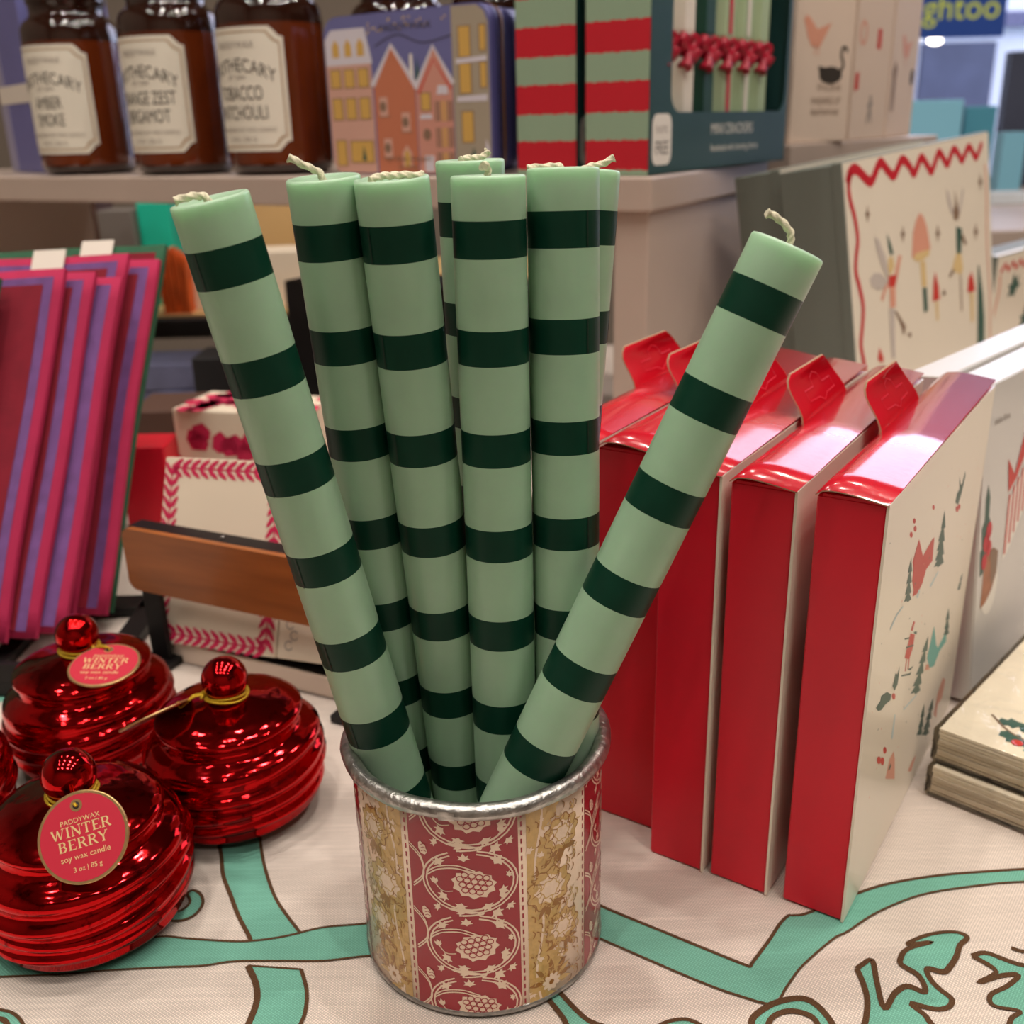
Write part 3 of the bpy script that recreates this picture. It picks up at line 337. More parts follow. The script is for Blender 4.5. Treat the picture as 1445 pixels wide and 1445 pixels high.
    def build(s, name, parent=None, mtx=None, recalc=False, smooth_angle=None):
        if recalc: bmesh.ops.recalc_face_normals(s.bm, faces=s.bm.faces)
        me = bpy.data.meshes.new(name); s.bm.to_mesh(me); s.bm.free()
        for m in s.mats: me.materials.append(M[m])
        o = bpy.data.objects.new(name, me); COL.objects.link(o)
        if parent is not None: o.parent = parent
        if mtx is not None: o.matrix_basis = mtx
        return o

def tag(o, label, cat, group=None):
    o['label'] = label; o['category'] = cat
    if group: o['group'] = group
    return o
def thing(name, label, cat, mtx=None, group=None):
    o = bpy.data.objects.new(name, None); o.empty_display_size = .02; COL.objects.link(o)
    if mtx is not None: o.matrix_basis = mtx
    return tag(o, label, cat, group)
def struct(o): o['kind'] = 'structure'; return o
def frame(o, x, y, z=None):
    """matrix with origin o and x, y axes (orthonormalised)"""
    x = V(x).normalized(); y = V(y); y = (y - x * y.dot(x)).normalized(); z = x.cross(y)
    m = Matrix((x, y, z)).transposed().to_4x4(); m.translation = V(o); return m
def yaw(x, y, z, deg): return Matrix.Translation((x, y, z)) @ Matrix.Rotation(radians(deg), 4, 'Z')

# ------------------------------------------------------------------ room (its floor is 0.75 m below the table top)
FZ = -.75; CZ = 2.6
def slab(name, lo, hi, m):
    b = MB(); b.box(lo, hi, m); return struct(b.build(name))
slab('floor', (-2.4, -2.4, FZ - .05), (3.6, 4.0, FZ), 'floorw')
slab('ceiling', (-2.4, -2.4, CZ), (3.6, 4.0, CZ + .05), 'ceil')
slab('wall_left', (-2.45, -2.4, FZ), (-2.4, 4.0, CZ), 'wallp')
slab('wall_right', (3.6, -2.4, FZ), (3.65, 4.0, CZ), 'wallp')
slab('wall_front', (-2.4, -2.45, FZ), (3.6, -2.4, CZ), 'wallp')
b = MB()                                             # rear wall with the shop-front opening
b.box((-2.4, 4.0, FZ), (.75, 4.06, CZ), 'wallp'); b.box((.75, 4.0, FZ), (3.6, 4.06, -.35), 'wallp'); b.box((.75, 4.0, 2.5), (3.6, 4.06, CZ), 'wallp')
struct(b.build('wall_back'))
b = MB()
b.box((.75, 3.99, -.35), (.79, 4.07, 2.5), 'frame'); b.box((3.56, 3.99, -.35), (3.6, 4.07, 2.5), 'frame')
b.box((.79, 3.99, -.35), (3.56, 4.07, -.31), 'frame'); b.box((.79, 3.99, 2.46), (3.56, 4.07, 2.5), 'frame')
w = struct(b.build('window_1'))
b = MB(); b.box((.79, 4.027, -.31), (3.56, 4.033, 2.46), 'glass'); g = b.build('pane', w)
# street seen through the glass
b = MB(); b.box((-8, 4.1, FZ - .06), (14, 16, FZ - .02), 'asphalt'); struct(b.build('street'))
b = MB()
b.box((1.6, 8.5, FZ), (9.5, 10, 1.15), 'palestone')
for x in (2.35, 3.2, 4.3): b.box((x, 8.44, FZ + .3), (x + .55, 8.5, .8), 'slate')
b.box((1.6, 8.4, .9), (9.5, 8.5, 1.0), 'bluegrey')
tag(b.build('street_building'), 'pale stone building across the street seen through the shop window', 'building')
b = MB(); b.box((2.0, 6.2, FZ), (2.25, 6.45, 1.25), 'palestone')
tag(b.build('street_column'), 'pale column outside the shop window right of the navy sign', 'column')
b = MB(); b.box((1.50, 4.30, .572), (1.93, 4.34, .80), 'navy')
b.text(lambda u, v, o: V((u, 4.30 - o, v)), 'lnghtoo', 1.715, .636, .125, 'yellow', off=.002)
b.box((1.56, 4.315, .80), (1.564, 4.319, 2.6), 'frame'); b.box((1.87, 4.315, .80), (1.874, 4.319, 2.6), 'frame')
tag(b.build('hanging_sign'), 'navy sign with lime yellow lettering outside the shop window', 'sign')

for (x, z, sx), l in (((2.085, .659, .0), 'small round white light glowing beyond the shop window'), ((2.175, .641, .036), 'wider white light glowing beyond the shop window')):
    b = MB(); b.lathe([(.018 * sin(pi * i / 12), -.018 * cos(pi * i / 12)) for i in range(13)], 16, 'bulb', T=Matrix.Diagonal((1 + sx * 30, 1, 1, 1)))
    b.lathe([(.003, .02), (.003, 1.8)], 8, 'frame')
    tag(b.build('street_lantern', None, Matrix.Translation((x, 5.6, z))), l, 'lamp', 'lights in the street')

# lamps
def lamp(x, y, z=CZ, watts=5., size=.075, col=(1, .91, .82)):
    b = MB()
    b.lathe([(.055, 0), (.055, -.02), (.048, -.024), (.045, -.018)], 24, 'ceil')
    o = b.build('ceiling_downlight', None, Matrix.Translation((x, y, z)))
    tag(o, 'small round ceiling downlight', 'lamp', 'ceiling downlights')
    l = bpy.data.lights.new('downlight_beam', 'AREA'); l.shape = 'DISK'; l.size = size; l.energy = watts; l.color = col
    lo = bpy.data.objects.new('downlight_beam', l); COL.objects.link(lo); lo.location = (0, 0, -.03); lo.parent = o
for x, wx in ((-1.3, .75), (-.4, 1.05), (.5, 1.2), (1.4, 1.25)):
    for y, wy in ((-1.2, .8), (-.35, 1.1), (.5, 1.2), (1.5, .9)): lamp(x, y, watts=LAMPW * wx * wy)

# ------------------------------------------------------------------ tables and cloth
def legs_table(name, label, x0, x1, y0, y1, top, m, group=None):
    t = thing(name, label, 'table', Matrix.Translation(((x0 + x1) / 2, (y0 + y1) / 2, FZ)), group)
    hx, hy, H = (x1 - x0) / 2, (y1 - y0) / 2, top - FZ
    b = MB(); b.box((-hx, -hy, H - .03), (hx, hy, H), m); b.bevel(.003); b.build('tabletop', t)
    for sx in (-1, 1):
        for sy in (-1, 1):
            b = MB(); b.box((sx * (hx - .06) - .025, sy * (hy - .06) - .025, 0), (sx * (hx - .06) + .025, sy * (hy - .06) + .025, H - .03), m); b.build('leg', t)
    return t
legs_table('display_table', 'wooden display table under the cream and green cloth', -.85, 1.05, .1, 1.45, -.002, 'tabletop')

def seg_dist(x, y, a, c):
    ax, ay = a; cx, cy = c; dx, dy = cx - ax, cy - ay
    t = max(0, min(1, ((x - ax) * dx + (y - ay) * dy) / (dx * dx + dy * dy)))
    return math.hypot(x - ax - t * dx, y - ay - t * dy), t
RIDGES = [((.085, .285), (.30, .335), .0036, .012), ((.12, .262), (.26, .285), .003, .009), ((-.2, .28), (-.02, .275), .0014, .014), ((.09, .325), (.112, .318), .0015, .006),
          ((-.11, .33), (-.075, .37), .0008, .01), ((.19, .36), (.30, .33), .0015, .012)]
def cloth_h(x, y):
    h = .0006 * sin(31 * x + 17 * y) * sin(23 * y - 11 * x) - .0004
    for a, c, amp, w in RIDGES:
        d, t = seg_dist(x, y, a, c)
        if d < 4 * w: h += amp * math.exp(-(d / w) ** 2) * min(1, 4 * t + .2, 4 * (1 - t) + .2)
    return h
b = MB()
fn0 = lambda u, v, o: V((u, v, o))
for p in CLOTH_TEAL: b.poly([(q[0], q[1], .0003) for q in smoothpts([(a, c, 0) for a, c in p], 1, True)], 'teal')
for w, p in CLOTH_BROWN: b.stroke(fn0, p, w, 'brown', .0005, smooth=5)
for it in range(7):
    ed = [e for e in b.bm.edges if e.calc_length() > .005]
    if not ed: break
    bmesh.ops.subdivide_edges(b.bm, edges=ed, cuts=1, use_grid_fill=True)
    bmesh.ops.triangulate(b.bm, faces=[f for f in b.bm.faces if len(f.verts) > 4])
for v in b.bm.verts: v.co.z += cloth_h(v.co.x, v.co.y)
for f in b.bm.faces: f.smooth = True
def span(a, c, s): n = max(1, round((c - a) / s)); return [a + (c - a) * i / n for i in range(n)]
xs = span(-.87, -.4, .04) + span(-.4, .45, .0045) + span(.45, 1.07, .04) + [1.07]
ys = span(.085, .2, .02) + span(.2, .6, .0045) + span(.6, 1.47, .03) + [1.47]
k = b.mi('linen')
grid = [[b.bm.verts.new((x, y, cloth_h(x, y))) for x in xs] for y in ys]
for j in range(len(ys) - 1):
    for i in range(len(xs) - 1):
        f = b.bm.faces.new([grid[j][i], grid[j][i + 1], grid[j + 1][i + 1], grid[j + 1][i]]); f.material_index = k; f.smooth = True
edge = [g for g in grid[0]] + [r[-1] for r in grid[1:]] + grid[-1][-2::-1] + [r[0] for r in grid[-2:0:-1]]
low = [b.bm.verts.new((v.co.x, v.co.y, -.22 + .01 * sin(40 * (v.co.x + v.co.y)))) for v in edge]
for i in range(len(edge)):
    j = (i + 1) % len(edge); f = b.bm.faces.new([edge[i], low[i], low[j], edge[j]]); f.material_index = k
tag(b.build('tablecloth'), 'cream linen tablecloth printed with green ribbons outlined in brown', 'tablecloth')

# ------------------------------------------------------------------ the printed tin can
CX, CY, CR = -.0154, .3263, .0462
A0 = atan2(-CY, -CX)
def can_fn(u, v, o): a = A0 + u / CR; return V(((CR + o) * cos(a), (CR + o) * sin(a), v))
can = thing('tin_can', 'round tin with red and gold floral paper holding the striped candles', 'tin', Matrix.Translation((CX, CY, .0004)))
b = MB()
b.lathe([(CR - .001, .001), (CR, .0022), (CR, .0868), (CR - .001, .0875)], 128, 'cancream', cap=(False, False))
b.sub = .0028
def patch(b, fn, u0, u1, v0, v1, m, off, nu=30):
    k = b.mi(m); row = []
    for i in range(nu + 1):
        u = u0 + (u1 - u0) * i / nu; row.append((b.bm.verts.new(fn(u, v0, off)), b.bm.verts.new(fn(u, v1, off))))
    for i in range(nu):
        f = b.bm.faces.new([row[i][0], row[i + 1][0], row[i + 1][1], row[i][1]]); f.material_index = k; f.smooth = True
def clipfn(fn, u0, u1, v0=.0026, v1=.0866):
    return lambda u, v, o: fn(min(max(u, u0), u1), min(max(v, v0), v1), o)
def leaf_poly(x, y, s, rot, pts=((0, 0), (.35, .3), (.9, .35), (.55, .6), (.75, 1), (.3, .85), (0, 1.4), (-.3, .85), (-.75, 1), (-.55, .6), (-.9, .35), (-.35, .3))):
    return [(x + s * (px * cos(rot) - py * sin(rot)), y + s * (px * sin(rot) + py * cos(rot))) for px, py in pts]
DEG = CR * pi / 180
rng = random.Random(5)
def red_band(c):
    u0, u1 = (c - 23.8) * DEG, (c + 23.8) * DEG; cu = c * DEG
    patch(b, can_fn, u0, u1, .0022, .0868, 'canred', .00008)
    fn = clipfn(can_fn, u0 + .0002, u1 - .0002)
    for k in range(-1, 5):
        cy = .0058 + k * .0272; x0 = cu + .0022
        # double vine ring and its link to the ring above
        arc = [(x0 + .0165 * cos(t), cy + .0131 * sin(t)) for t in [radians(-245 + i * 13) for i in range(26)]]
        for s in (0, .00135):
            b.stroke(fn, [(x0 + (px - x0) * (1 - s / .0165), cy + (py - cy) * (1 - s / .0131)) for px, py in arc], .00062, 'cancream', .00018)
        for s in (-.0006, .0006):
            b.stroke(fn, [(x0 - .0035 + s, cy + .0128), (x0 + .004 + s, cy + .0139), (x0 - .0075 + s, cy + .0158)], .0006, 'cancream', .00019, smooth=5)
            b.stroke(fn, [(x0 - .0148, cy + .002 + s), (x0 - .0105, cy + .0052 + s), (x0 - .004, cy + .0062 + s), (x0 + .002, cy + .004 + s)], .0005, 'cancream', .0002, smooth=5)
            b.stroke(fn, [(u0 + .0002, cy + .0125 + s), (u0 + .0045, cy + .008 + s), (u0 + .0052, cy + .001 + s), (u0 + .001, cy - .0045 + s)], .0005, 'cancream', .0002, smooth=6)
        # cone flower with scales
        rot = .25 if k % 2 else -.2; fx, fy = x0 + .0015, cy - .0005
        R2 = lambda px, py: (fx + px * cos(rot) - py * sin(rot), fy + px * sin(rot) + py * cos(rot))
        b.decal(fn, [R2((.0080 if i % 2 else .0068) * cos(t), (.0066 if i % 2 else .0056) * sin(t) * (1 if sin(t) < 0 else .85)) for i, t in enumerate([2 * pi * i / 22 for i in range(22)])], 'cancream', .0002)
        for r in range(4):
            nq = (4, 5, 4, 3)[r]
            for q in range(nq):
                px, py = (q - (nq - 1) / 2) * .0025, .0030 - r * .0021
                b.stroke(fn, [R2(px + .0012 * cos(t), py + .0011 * sin(t)) for t in [2 * pi * i / 9 for i in range(9)]], .00036, 'canred', .00026, closed=True)
        # leaves and buds
        for lx, ly, s, ro in ((-.0095, .0065, .0026, .6), (.0085, .0072, .003, -.7), (.0098, -.0038, .0026, -1.9), (-.008, -.0055, .0026, 2.2), (-.003, -.0088, .0024, 2.9), (.0052, -.009, .0026, 3.6), (-.0016, .0085, .0024, .1), (.0125, .0018, .0017, -1.2),
                              (-.0022, .0138, .0022, 1.0), (.0075, .0148, .003, -2.2), (-.0105, .0152, .002, 1.2), (.0128, -.0102, .0022, -2.4)):
            b.decal(fn, leaf_poly(x0 + lx, cy + ly, s * 1.05, ro), 'cancream', .00021)
        for lx, ly, ro in ((.0108, -.0075, -.3), (-.0118, -.0018, .3)):
            b.decal(fn, leaf_poly(x0 + lx, cy + ly, .0034, ro, ((0, 0), (.35, .3), (.4, .75), (.2, .6), (0, .95), (-.2, .6), (-.4, .75), (-.35, .3))), 'cancream', .00021)
            b.stroke(fn, [(x0 + lx, cy + ly), (x0 + lx * .8, cy + ly - .0025), (x0 + lx * .5, cy + ly - .0022)], .0004, 'cancream', .0002, smooth=4)
        bx, by = u0 + .0062, cy + .0095
        b.decal(fn, leaf_poly(bx, by, .0042, .35, ((0, 0), (.3, .2), (.36, .8), (.1, 1.3), (-.15, 1.2), (-.34, .7), (-.3, .2))), 'cancream', .00021)
        for q in range(3): b.stroke(fn, [(bx - .0014, by + .0012 + q * .0013), (bx - .0004, by + .0018 + q * .0013), (bx + .0006, by + .0014 + q * .0013)], .00025, 'canred', .00026)
def gold_band(c, w, flip):
    u0, u1 = (c - w / 2) * DEG, (c + w / 2) * DEG; W = u1 - u0
    fn = clipfn(can_fn, u0 + .0002, u1 - .0002); X = lambda t: (u1 - W * t) if flip else (u0 + W * t)
    # ochre ground down one side with a ragged edge
    pts = [(X(.98), .0024)] + [(X(.52 + .16 * sin(i * .9) + .07 * sin(i * 2.3)), .0024 + .0842 * i / 26) for i in range(27)] + [(X(.98), .0866)]
    b.decal(fn, pts, 'cangold', .00009)
    b.stroke(fn, [(X(.8 + .06 * sin(i * .8)), .003 + .083 * i / 14) for i in range(15)], .0009, 'cancream', .00016, smooth=4)
    for i in range(22):                                # cream blossoms lying over the ground
        b.decal(fn, leaf_poly(X(rng.uniform(.35, .95)), rng.uniform(.004, .084), rng.uniform(.0014, .0026), rng.uniform(0, 6.3)), 'cancream', .00017)
    for cy, kind in ((.0115, 1), (.031, 2), (.0505, 0), (.0715, 2)):
        cx = X(.62 if kind != 2 else .4); s = 1 if kind != 2 else .85
        if kind == 1:                                  # fan of leaves with a daisy
            for i in range(11):
                ro = -1.9 + i * .38
                b.decal(fn, leaf_poly(cx, cy - .002, .0085, ro, ((0, 0), (.16, .35), (.12, .8), (0, 1.15), (-.12, .8), (-.16, .35))), 'cangold2' if i % 2 else 'cangold', .0002)
            for i in range(9): b.decal(fn, leaf_poly(cx, cy - .003, .0035, i * .7, ((0, 0), (.3, .5), (.2, 1), (0, 1.15), (-.2, 1), (-.3, .5))), 'cancream', .00024)
            b.dot(fn, cx, cy - .003, .0011, .0011, 'cangold2', .00028)
        else:                                          # peony: scalloped rings of petals
            for ring, (rr, n) in enumerate(((.0088 * s, 9), (.0062 * s, 8), (.0036 * s, 6))):
                b.decal(fn, [(cx + rr * (1 + .1 * cos(n * t)) * cos(t), cy + rr * (1 + .1 * cos(n * t)) * sin(t) * .95) for t in [2 * pi * i / 48 for i in range(48)]], ('cangold', 'cancream', 'cancream')[ring], .00019 + ring * .00003)
                b.stroke(fn, [(cx + rr * (1 + .1 * cos(n * t)) * cos(t), cy + rr * (1 + .1 * cos(n * t)) * sin(t) * .95) for t in [2 * pi * i / 48 for i in range(48)]], .00045, 'cangold2' if ring == 0 else 'cangold', .00021 + ring * .00003, closed=True)
            for i in range(8): b.stroke(fn, [(cx + .004 * s * cos(i * .785), cy + .004 * s * sin(i * .785)), (cx + .0075 * s * cos(i * .785 + .2), cy + .0075 * s * sin(i * .785 + .2))], .0003, 'cangold2', .0003)
            for i in range(5):
                ro = rng.uniform(1.8, 4.5)
                b.decal(fn, leaf_poly(cx + rng.uniform(-.002, .002), cy - .006, .006, ro, ((0, 0), (.16, .35), (.12, .8), (0, 1.15), (-.12, .8), (-.16, .35))), 'cangold2', .0002)
    for i in range(230):                                # fine engraving strokes
        x, y = X(rng.uniform(.08, .95)), rng.uniform(.004, .083); ro = rng.uniform(-.6, .6) + (1.2 if i % 3 else 0)
        b.stroke(fn, [(x, y), (x + .0018 * cos(ro), y + .0018 * sin(ro)), (x + .0026 * cos(ro + .5), y + .0032 * sin(ro + .5))], .0004, 'cangold2' if i % 2 else 'cangold', .00022, smooth=3)
for kk in range(-2, 2):
    off = -8.2 + kk * 84.6
    red_band(off)
    gold_band(off + 23.8 + 3 + 15.5, 31, kk % 2 == 0)
    for e in (off + 23.8 + 1.4, off + 23.8 + 3 + 31 + 1.4, ):
        for i in range(24): b.stroke(can_fn, [(e * DEG, .0035 + i * .0035), (e * DEG, .0035 + i * .0035 + .002)], .0006, 'canred', .00012)
b.build('printed_sleeve', can)
b = MB()
b.lathe([(CR + .0006 + .0030 * cos(t), .0893 + .0030 * sin(t)) for t in [2 * pi * i / 16 for i in range(17)]], 128, 'zinc', disp=lambda r, z, a: (r + .00022 * sin(9 * a) * sin(5 * a + 1), z + .00018 * sin(7 * a + 2)), cap=(False, False))
b.lathe([(CR + .0031, .0872), (CR + .0034, .0885), (CR + .0040, .0899), (CR + .0036, .0912)], 10, 'zinc', cap=(False, False), ang=(A0 - .28, A0 - .17))
b.build('rolled_rim', can)
b = MB(); b.lathe([(0, .0006), (CR - .001, .0006), (CR - .0013, .088)], 96, 'zinc', cap=(False, False)); b.build('inner_wall', can)
b = MB(); b.lathe([(CR - .001 + .0016 * cos(t), .0016 + .0016 * sin(t)) for t in [2 * pi * i / 10 for i in range(11)]], 96, 'zinc', cap=(False, False)); b.build('base_seam', can)

# ------------------------------------------------------------------ candles
CANDLES = [  # top, bottom (world), seam angle, wick offsets from the top centre, label
 ((-.08438, .307, .28253), (-.03646, .32359, .022), -50, [(0, 0, -.001), (-.0015, 0, .0012), (-.005, -.002, .0014), (-.0092, -.0035, .0004)], 'striped green candle leaning far to the left beside the burgundy cloths'),
 ((-.05561, .33259, .28647), (-.04094, .34953, .0055), 150, [(0, 0, -.001), (-.001, 0, .002), (-.005, -.001, .0042), (-.0098, -.002, .0068)], 'striped green candle whose stiff wick sticks up toward the left'),
 ((-.03385, .32563, .28612), (-.01969, .34122, .0055), -48, [(-.0058, -.0062, .0002), (-.0032, -.003, .0012), (0, 0, .0012), (.004, .003, .0012), (.0098, .0035, .0008)], 'striped green candle with a long wick lying flat across its top'),
 ((-.01096, .35964, .28959), (-.00699, .36012, .012), 120, [(-.003, -.004, .0008), (0, 0, .0012), (.004, .001, .0014), (.0062, .002, .0032)], 'striped green candle standing behind two others at the back of the tin'),
 ((-.00466, .32812, .28592), (-.00469, .32245, .0055), -67, [(0, 0, -.001), (0, 0, .002), (-.0006, -.002, .0036), (-.0012, -.0055, .0034)], 'striped green candle upright at the front middle with a stubby wick'),
 ((.01872, .33816, .28706), (.01838, .31894, .0055), 40, [(.0005, 0, -.001), (-.001, 0, .0011), (-.005, -.0005, .0012), (-.0112, 0, .0009)], 'upright striped green candle whose wick lies flat leftward under the striped cracker boxes'),
 ((.02794, .36191, .28543), (.00779, .34261, .03), 100, [(-.002, -.002, .0004), (.001, 0, .0016), (.005, .001, .0022), (.0095, .0015, .0042)], 'striped green candle half hidden behind the upright one, next to the shelf panel'),
 ((.08441, .31322, .2642), (-.02151, .29812, .034), -175, [(.0005, 0, -.001), (.001, 0, .0026), (.0004, 0, .0052), (-.003, 0, .0086), (-.0068, -.0005, .0105)], 'striped green candle leaning far right across the red boxes'),
]
for top, bot, seam, wick, label in CANDLES:
    T, B = V(top), V(bot); d = (T - B); L = d.length; z = d / L
    vdir = V((T.x, T.y, 0)); x = (V((0, 0, .3)) - T); x = (x - z * x.dot(z)).normalized()      # local +x turns toward the camera side
    m = frame(B, x, z.cross(x))
    c = thing('striped_candle', label, 'candle', m, 'green striped candles in the tin')
    r = .0115; prof = [(r - .0006, 0), (r, .0006)]
    st = sorted([L - .0185 - .033 * k for k in range(9)])
    for s in st:
        lo, hi = s - .0056, s + .0056
        if lo < .001 or hi > L: continue
        prof += [(r, lo, 'band'), (r, hi, 'wax')]
    prof += [(r, L - .0009), (r - .0001, L - .0005), (r - .0004, L - .0001), (r - .0008, L), (r - .0016, L - .0003), (r - .003, L - .0009), (r - .0065, L - .0014), (0, L - .0015)]
    b = MB(); b.lathe(prof, 56, 'wax')
    for s in st:
        if s - .0056 < .001: continue
        a = radians(-seam) if False else radians(seam)
        q = [V(((r + .0003) * cos(a + da), (r + .0003) * sin(a + da), s + dz)) for da, dz in ((-.02, -.0056), (.02, -.0056), (.02, .0056), (-.02, .0056))]
        b.face(q, 'seam')
    b.build('wax_body', c)
    inv = m.inverted(); b = MB()
    pts = smoothpts([inv @ (T + V(w) - z * .0008) for w in wick], 8)
    b.tube(pts, lambda t: .00105 * (1 if t < .92 else 1.25), 'wick', n=12, lobes=3, twist=.35)
    b.build('wick', c)

# ------------------------------------------------------------------ red glass candle jars
GL = {  # serif capitals as strokes (x0,y0,x1,y1,width)
 'W': (1.35, [(.1, 1, .42, 0, .17), (.42, 0, .68, .9, .08), (.68, .95, .95, 0, .17), (.95, 0, 1.25, 1, .08), (0, 1, .25, 1, .07), (1.1, 1, 1.38, 1, .07)]),
 'I': (.5, [(.25, 0, .25, 1, .18), (.05, 0, .45, 0, .07), (.05, 1, .45, 1, .07)]),
 'N': (1.05, [(.15, 0, .15, 1, .08), (.15, 1, .88, 0, .18), (.88, 0, .88, 1, .08), (0, 0, .3, 0, .07), (.7, 1, 1.03, 1, .07), (0, 1, .2, 1, .07)]),
 'T': (.9, [(.45, 0, .45, 1, .18), (.05, .98, .85, .98, .09), (.05, .75, .05, 1, .06), (.85, .75, .85, 1, .06), (.27, 0, .63, 0, .07)]),
 'E': (.85, [(.2, 0, .2, 1, .18), (.05, .98, .78, .98, .08), (.05, .02, .8, .02, .08), (.2, .5, .6, .5, .08), (.78, .78, .78, 1, .06), (.8, 0, .8, .25, .06)]),
 'R': (.98, [(.2, 0, .2, 1, .18), (.05, .98, .6, .98, .08), (.6, .98, .78, .75, .16), (.78, .75, .6, .52, .16), (.2, .5, .6, .5, .08), (.5, .5, .88, 0, .17), (.02, 0, .4, 0, .07), (.75, 0, 1, 0, .07)]),
 'B': (.92, [(.2, 0, .2, 1, .18), (.05, .98, .58, .98, .08), (.58, .98, .74, .76, .15), (.74, .76, .58, .53, .15), (.2, .52, .62, .52, .08), (.62, .52, .82, .27, .17), (.82, .27, .6, .02, .16), (.05, .02, .6, .02, .08)]),
 'Y': (.98, [(.12, 1, .5, .48, .17), (.88, 1, .5, .48, .08), (.5, 0, .5, .5, .18), (0, 1, .3, 1, .07), (.72, 1, 1, 1, .07), (.32, 0, .68, 0, .07)])}
def serif(b, fn, word, x, y, h, m, off, rot=0):
    tw = sum(GL[c][0] + .1 for c in word) * h; cx = -tw / 2
    for c in word:
        for x0, y0, x1, y1, w in GL[c][1]:
            P = [(cx + x0 * h, y0 * h), (cx + x1 * h, y1 * h)]
            b.stroke(fn, [(x + px * cos(rot) - py * sin(rot), y + px * sin(rot) + py * cos(rot)) for px, py in P], w * h, m, off)
        cx += (GL[c][0] + .1) * h

JP = [(.0, .0004), (.027, .0), (.0330, .0012), (.0362, .0038), (.0378, .0062), (.0372, .0080), (.0390, .0102), (.0406, .0122), (.0398, .0138), (.0386, .0152), (.0398, .0172), (.0416, .0192), (.0419, .0206), (.0404, .0222), (.0393, .0234), (.0404, .0252), (.0420, .0272), (.0421, .0288),
      (.0404, .0306), (.0390, .0318), (.0394, .0336), (.0402, .0352), (.0398, .0370), (.0382, .0388), (.0352, .0404), (.0325, .0414), (.0312, .0424), (.0306, .0445), (.0306, .0470)]
LP = [(.0298, .0472), (.0322, .0476), (.0332, .0488), (.0331, .0502), (.0322, .0512), (.0300, .0524), (.0270, .0537), (.0235, .0545), (.0190, .0552), (.0150, .0562), (.0115, .0570), (.0078, .0578), (.0062, .0590), (.0058, .0602)]
KP = [(.0058, .0598), (.0064, .0606)] + [(.0104 * sin(t), .0668 - .0104 * cos(t)) for t in [pi * (.28 + .72 * i / 14) for i in range(15)]]
def jar(x, y, phase, label):
    t = thing('glass_candle_jar', label, 'candle', Matrix.Translation((x, y, .0006)) @ Matrix.Rotation(phase, 4, 'Z'), 'red glass lidded candle jars')
    f = lambda r, z, a: (r + .0005 * sin(2 * a + z * 420) * min(1, z / .01) * (1 if z < .04 else 0), z + (.0034 * cos(a + phase - .5) + .0007 * sin(3 * a + z * 150)) * sin(pi * min(z, .044) / .044))
    b = MB(); b.lathe(JP, 112, 'mercury', disp=f); b.build('jar_body', t)
    b = MB(); b.lathe(LP, 96, 'mercury', disp=lambda r, z, a: (r, z + .0004 * cos(a + 1) * (r / .033)))
    lid = b.build('lid', t)
    b = MB(); b.lathe(KP, 48, 'mercury'); b.build('knob', lid)
    b = MB()
    for k, (rr, zz) in enumerate(((.0090, .0600), (.0097, .0589))):
        b.tube([(rr * cos(a), rr * sin(a), zz + .0006 * sin(2 * a + k)) for a in [2 * pi * i / 36 for i in range(36)]], .00062, 'goldthread', n=8, closed=True)
    b.build('gold_cord', t)
    return t
def jar_tag(t, centre, xax, up, hole_ang, rot, r=.0168, strand=None):
    """round hang tag: centre (world), image-right axis, image-up axis"""
    m = frame(centre, xax, up); b = MB(); th = .0011
    n = 48
    ring = lambda rr, z: [V((rr * cos(2 * pi * i / n), rr * sin(2 * pi * i / n), z)) for i in range(n)]
    hx, hy = r * .70 * cos(hole_ang), r * .70 * sin(hole_ang)
    b.lathe([(r - .0003, 0), (r, .0003), (r, th - .0003), (r - .0003, th)], n, 'goldfoil')
    fn = lambda u, v, o: V((u, v, th + o))
    b.decal(fn, [(r * .93 * cos(2 * pi * i / n), r * .93 * sin(2 * pi * i / n)) for i in range(n)], 'tagred', .00006)
    b.stroke(fn, [(hx + .0018 * cos(q), hy + .0018 * sin(q)) for q in [2 * pi * i / 20 for i in range(20)]], .0009, 'goldfoil', .00012, closed=True)
    b.dot(fn, hx, hy, .0014, .0014, 'ink_black', .00010)
    R = lambda px, py: (px * cos(rot) - py * sin(rot), px * sin(rot) + py * cos(rot))
    b.text(fn, 'PADDYWAX', *R(0, .0056), .0026, 'ink_gold', .00014, rot=rot)
    for w, yy, h in (('WINTER', .0012, .0036), ('BERRY', -.0036, .0036)): serif(b, fn, w, *R(0, yy), h, 'ink_gold', .00014, rot)
    b.text(fn, 'soy wax candle', *R(0, -.0073), .0030, 'ink_gold', .00014, rot=rot)
    b.text(fn, '3 oz | 85 g', *R(0, -.0116), .0025, 'ink_gold', .00014, rot=rot)
    inv = t.matrix_basis.inverted()
    o = b.build('hang_tag', t, inv @ m)
    H = m @ V((hx, hy, th)); J = t.matrix_basis @ V((0, 0, .0602)); d = (H - J); d.z = 0; d.normalize()
    s = J + d * .0078
    b = MB()
    for k in (-1, 1):
        side = V((-d.y, d.x, 0)) * k * .0009
        mid = (s + H) / 2 + V((0, 0, .0016)) + side
        b.tube([inv @ q for q in smoothpts([s, mid, H + (m.to_3x3() @ V((0, 0, .0012))), m @ V((hx, hy, -.0006))], 6)], .0005, 'goldthread', n=6)
    for k in range(3):
        b.tube([inv @ q for q in smoothpts([s + V((0, 0, .001)), s + d * .002 + V((0, 0, .0016 - k * .0008)), s + d * .0036 + V((-d.y * (k - 1) * .002, d.x * (k - 1) * .002, -.0006))], 4)], .0007, 'goldthread', n=6)
    b.build('tag_string', t)
j1 = jar(-.1755, .3390, 2.6, 'red ribbed glass candle jar nearest, with its round tag facing forward')
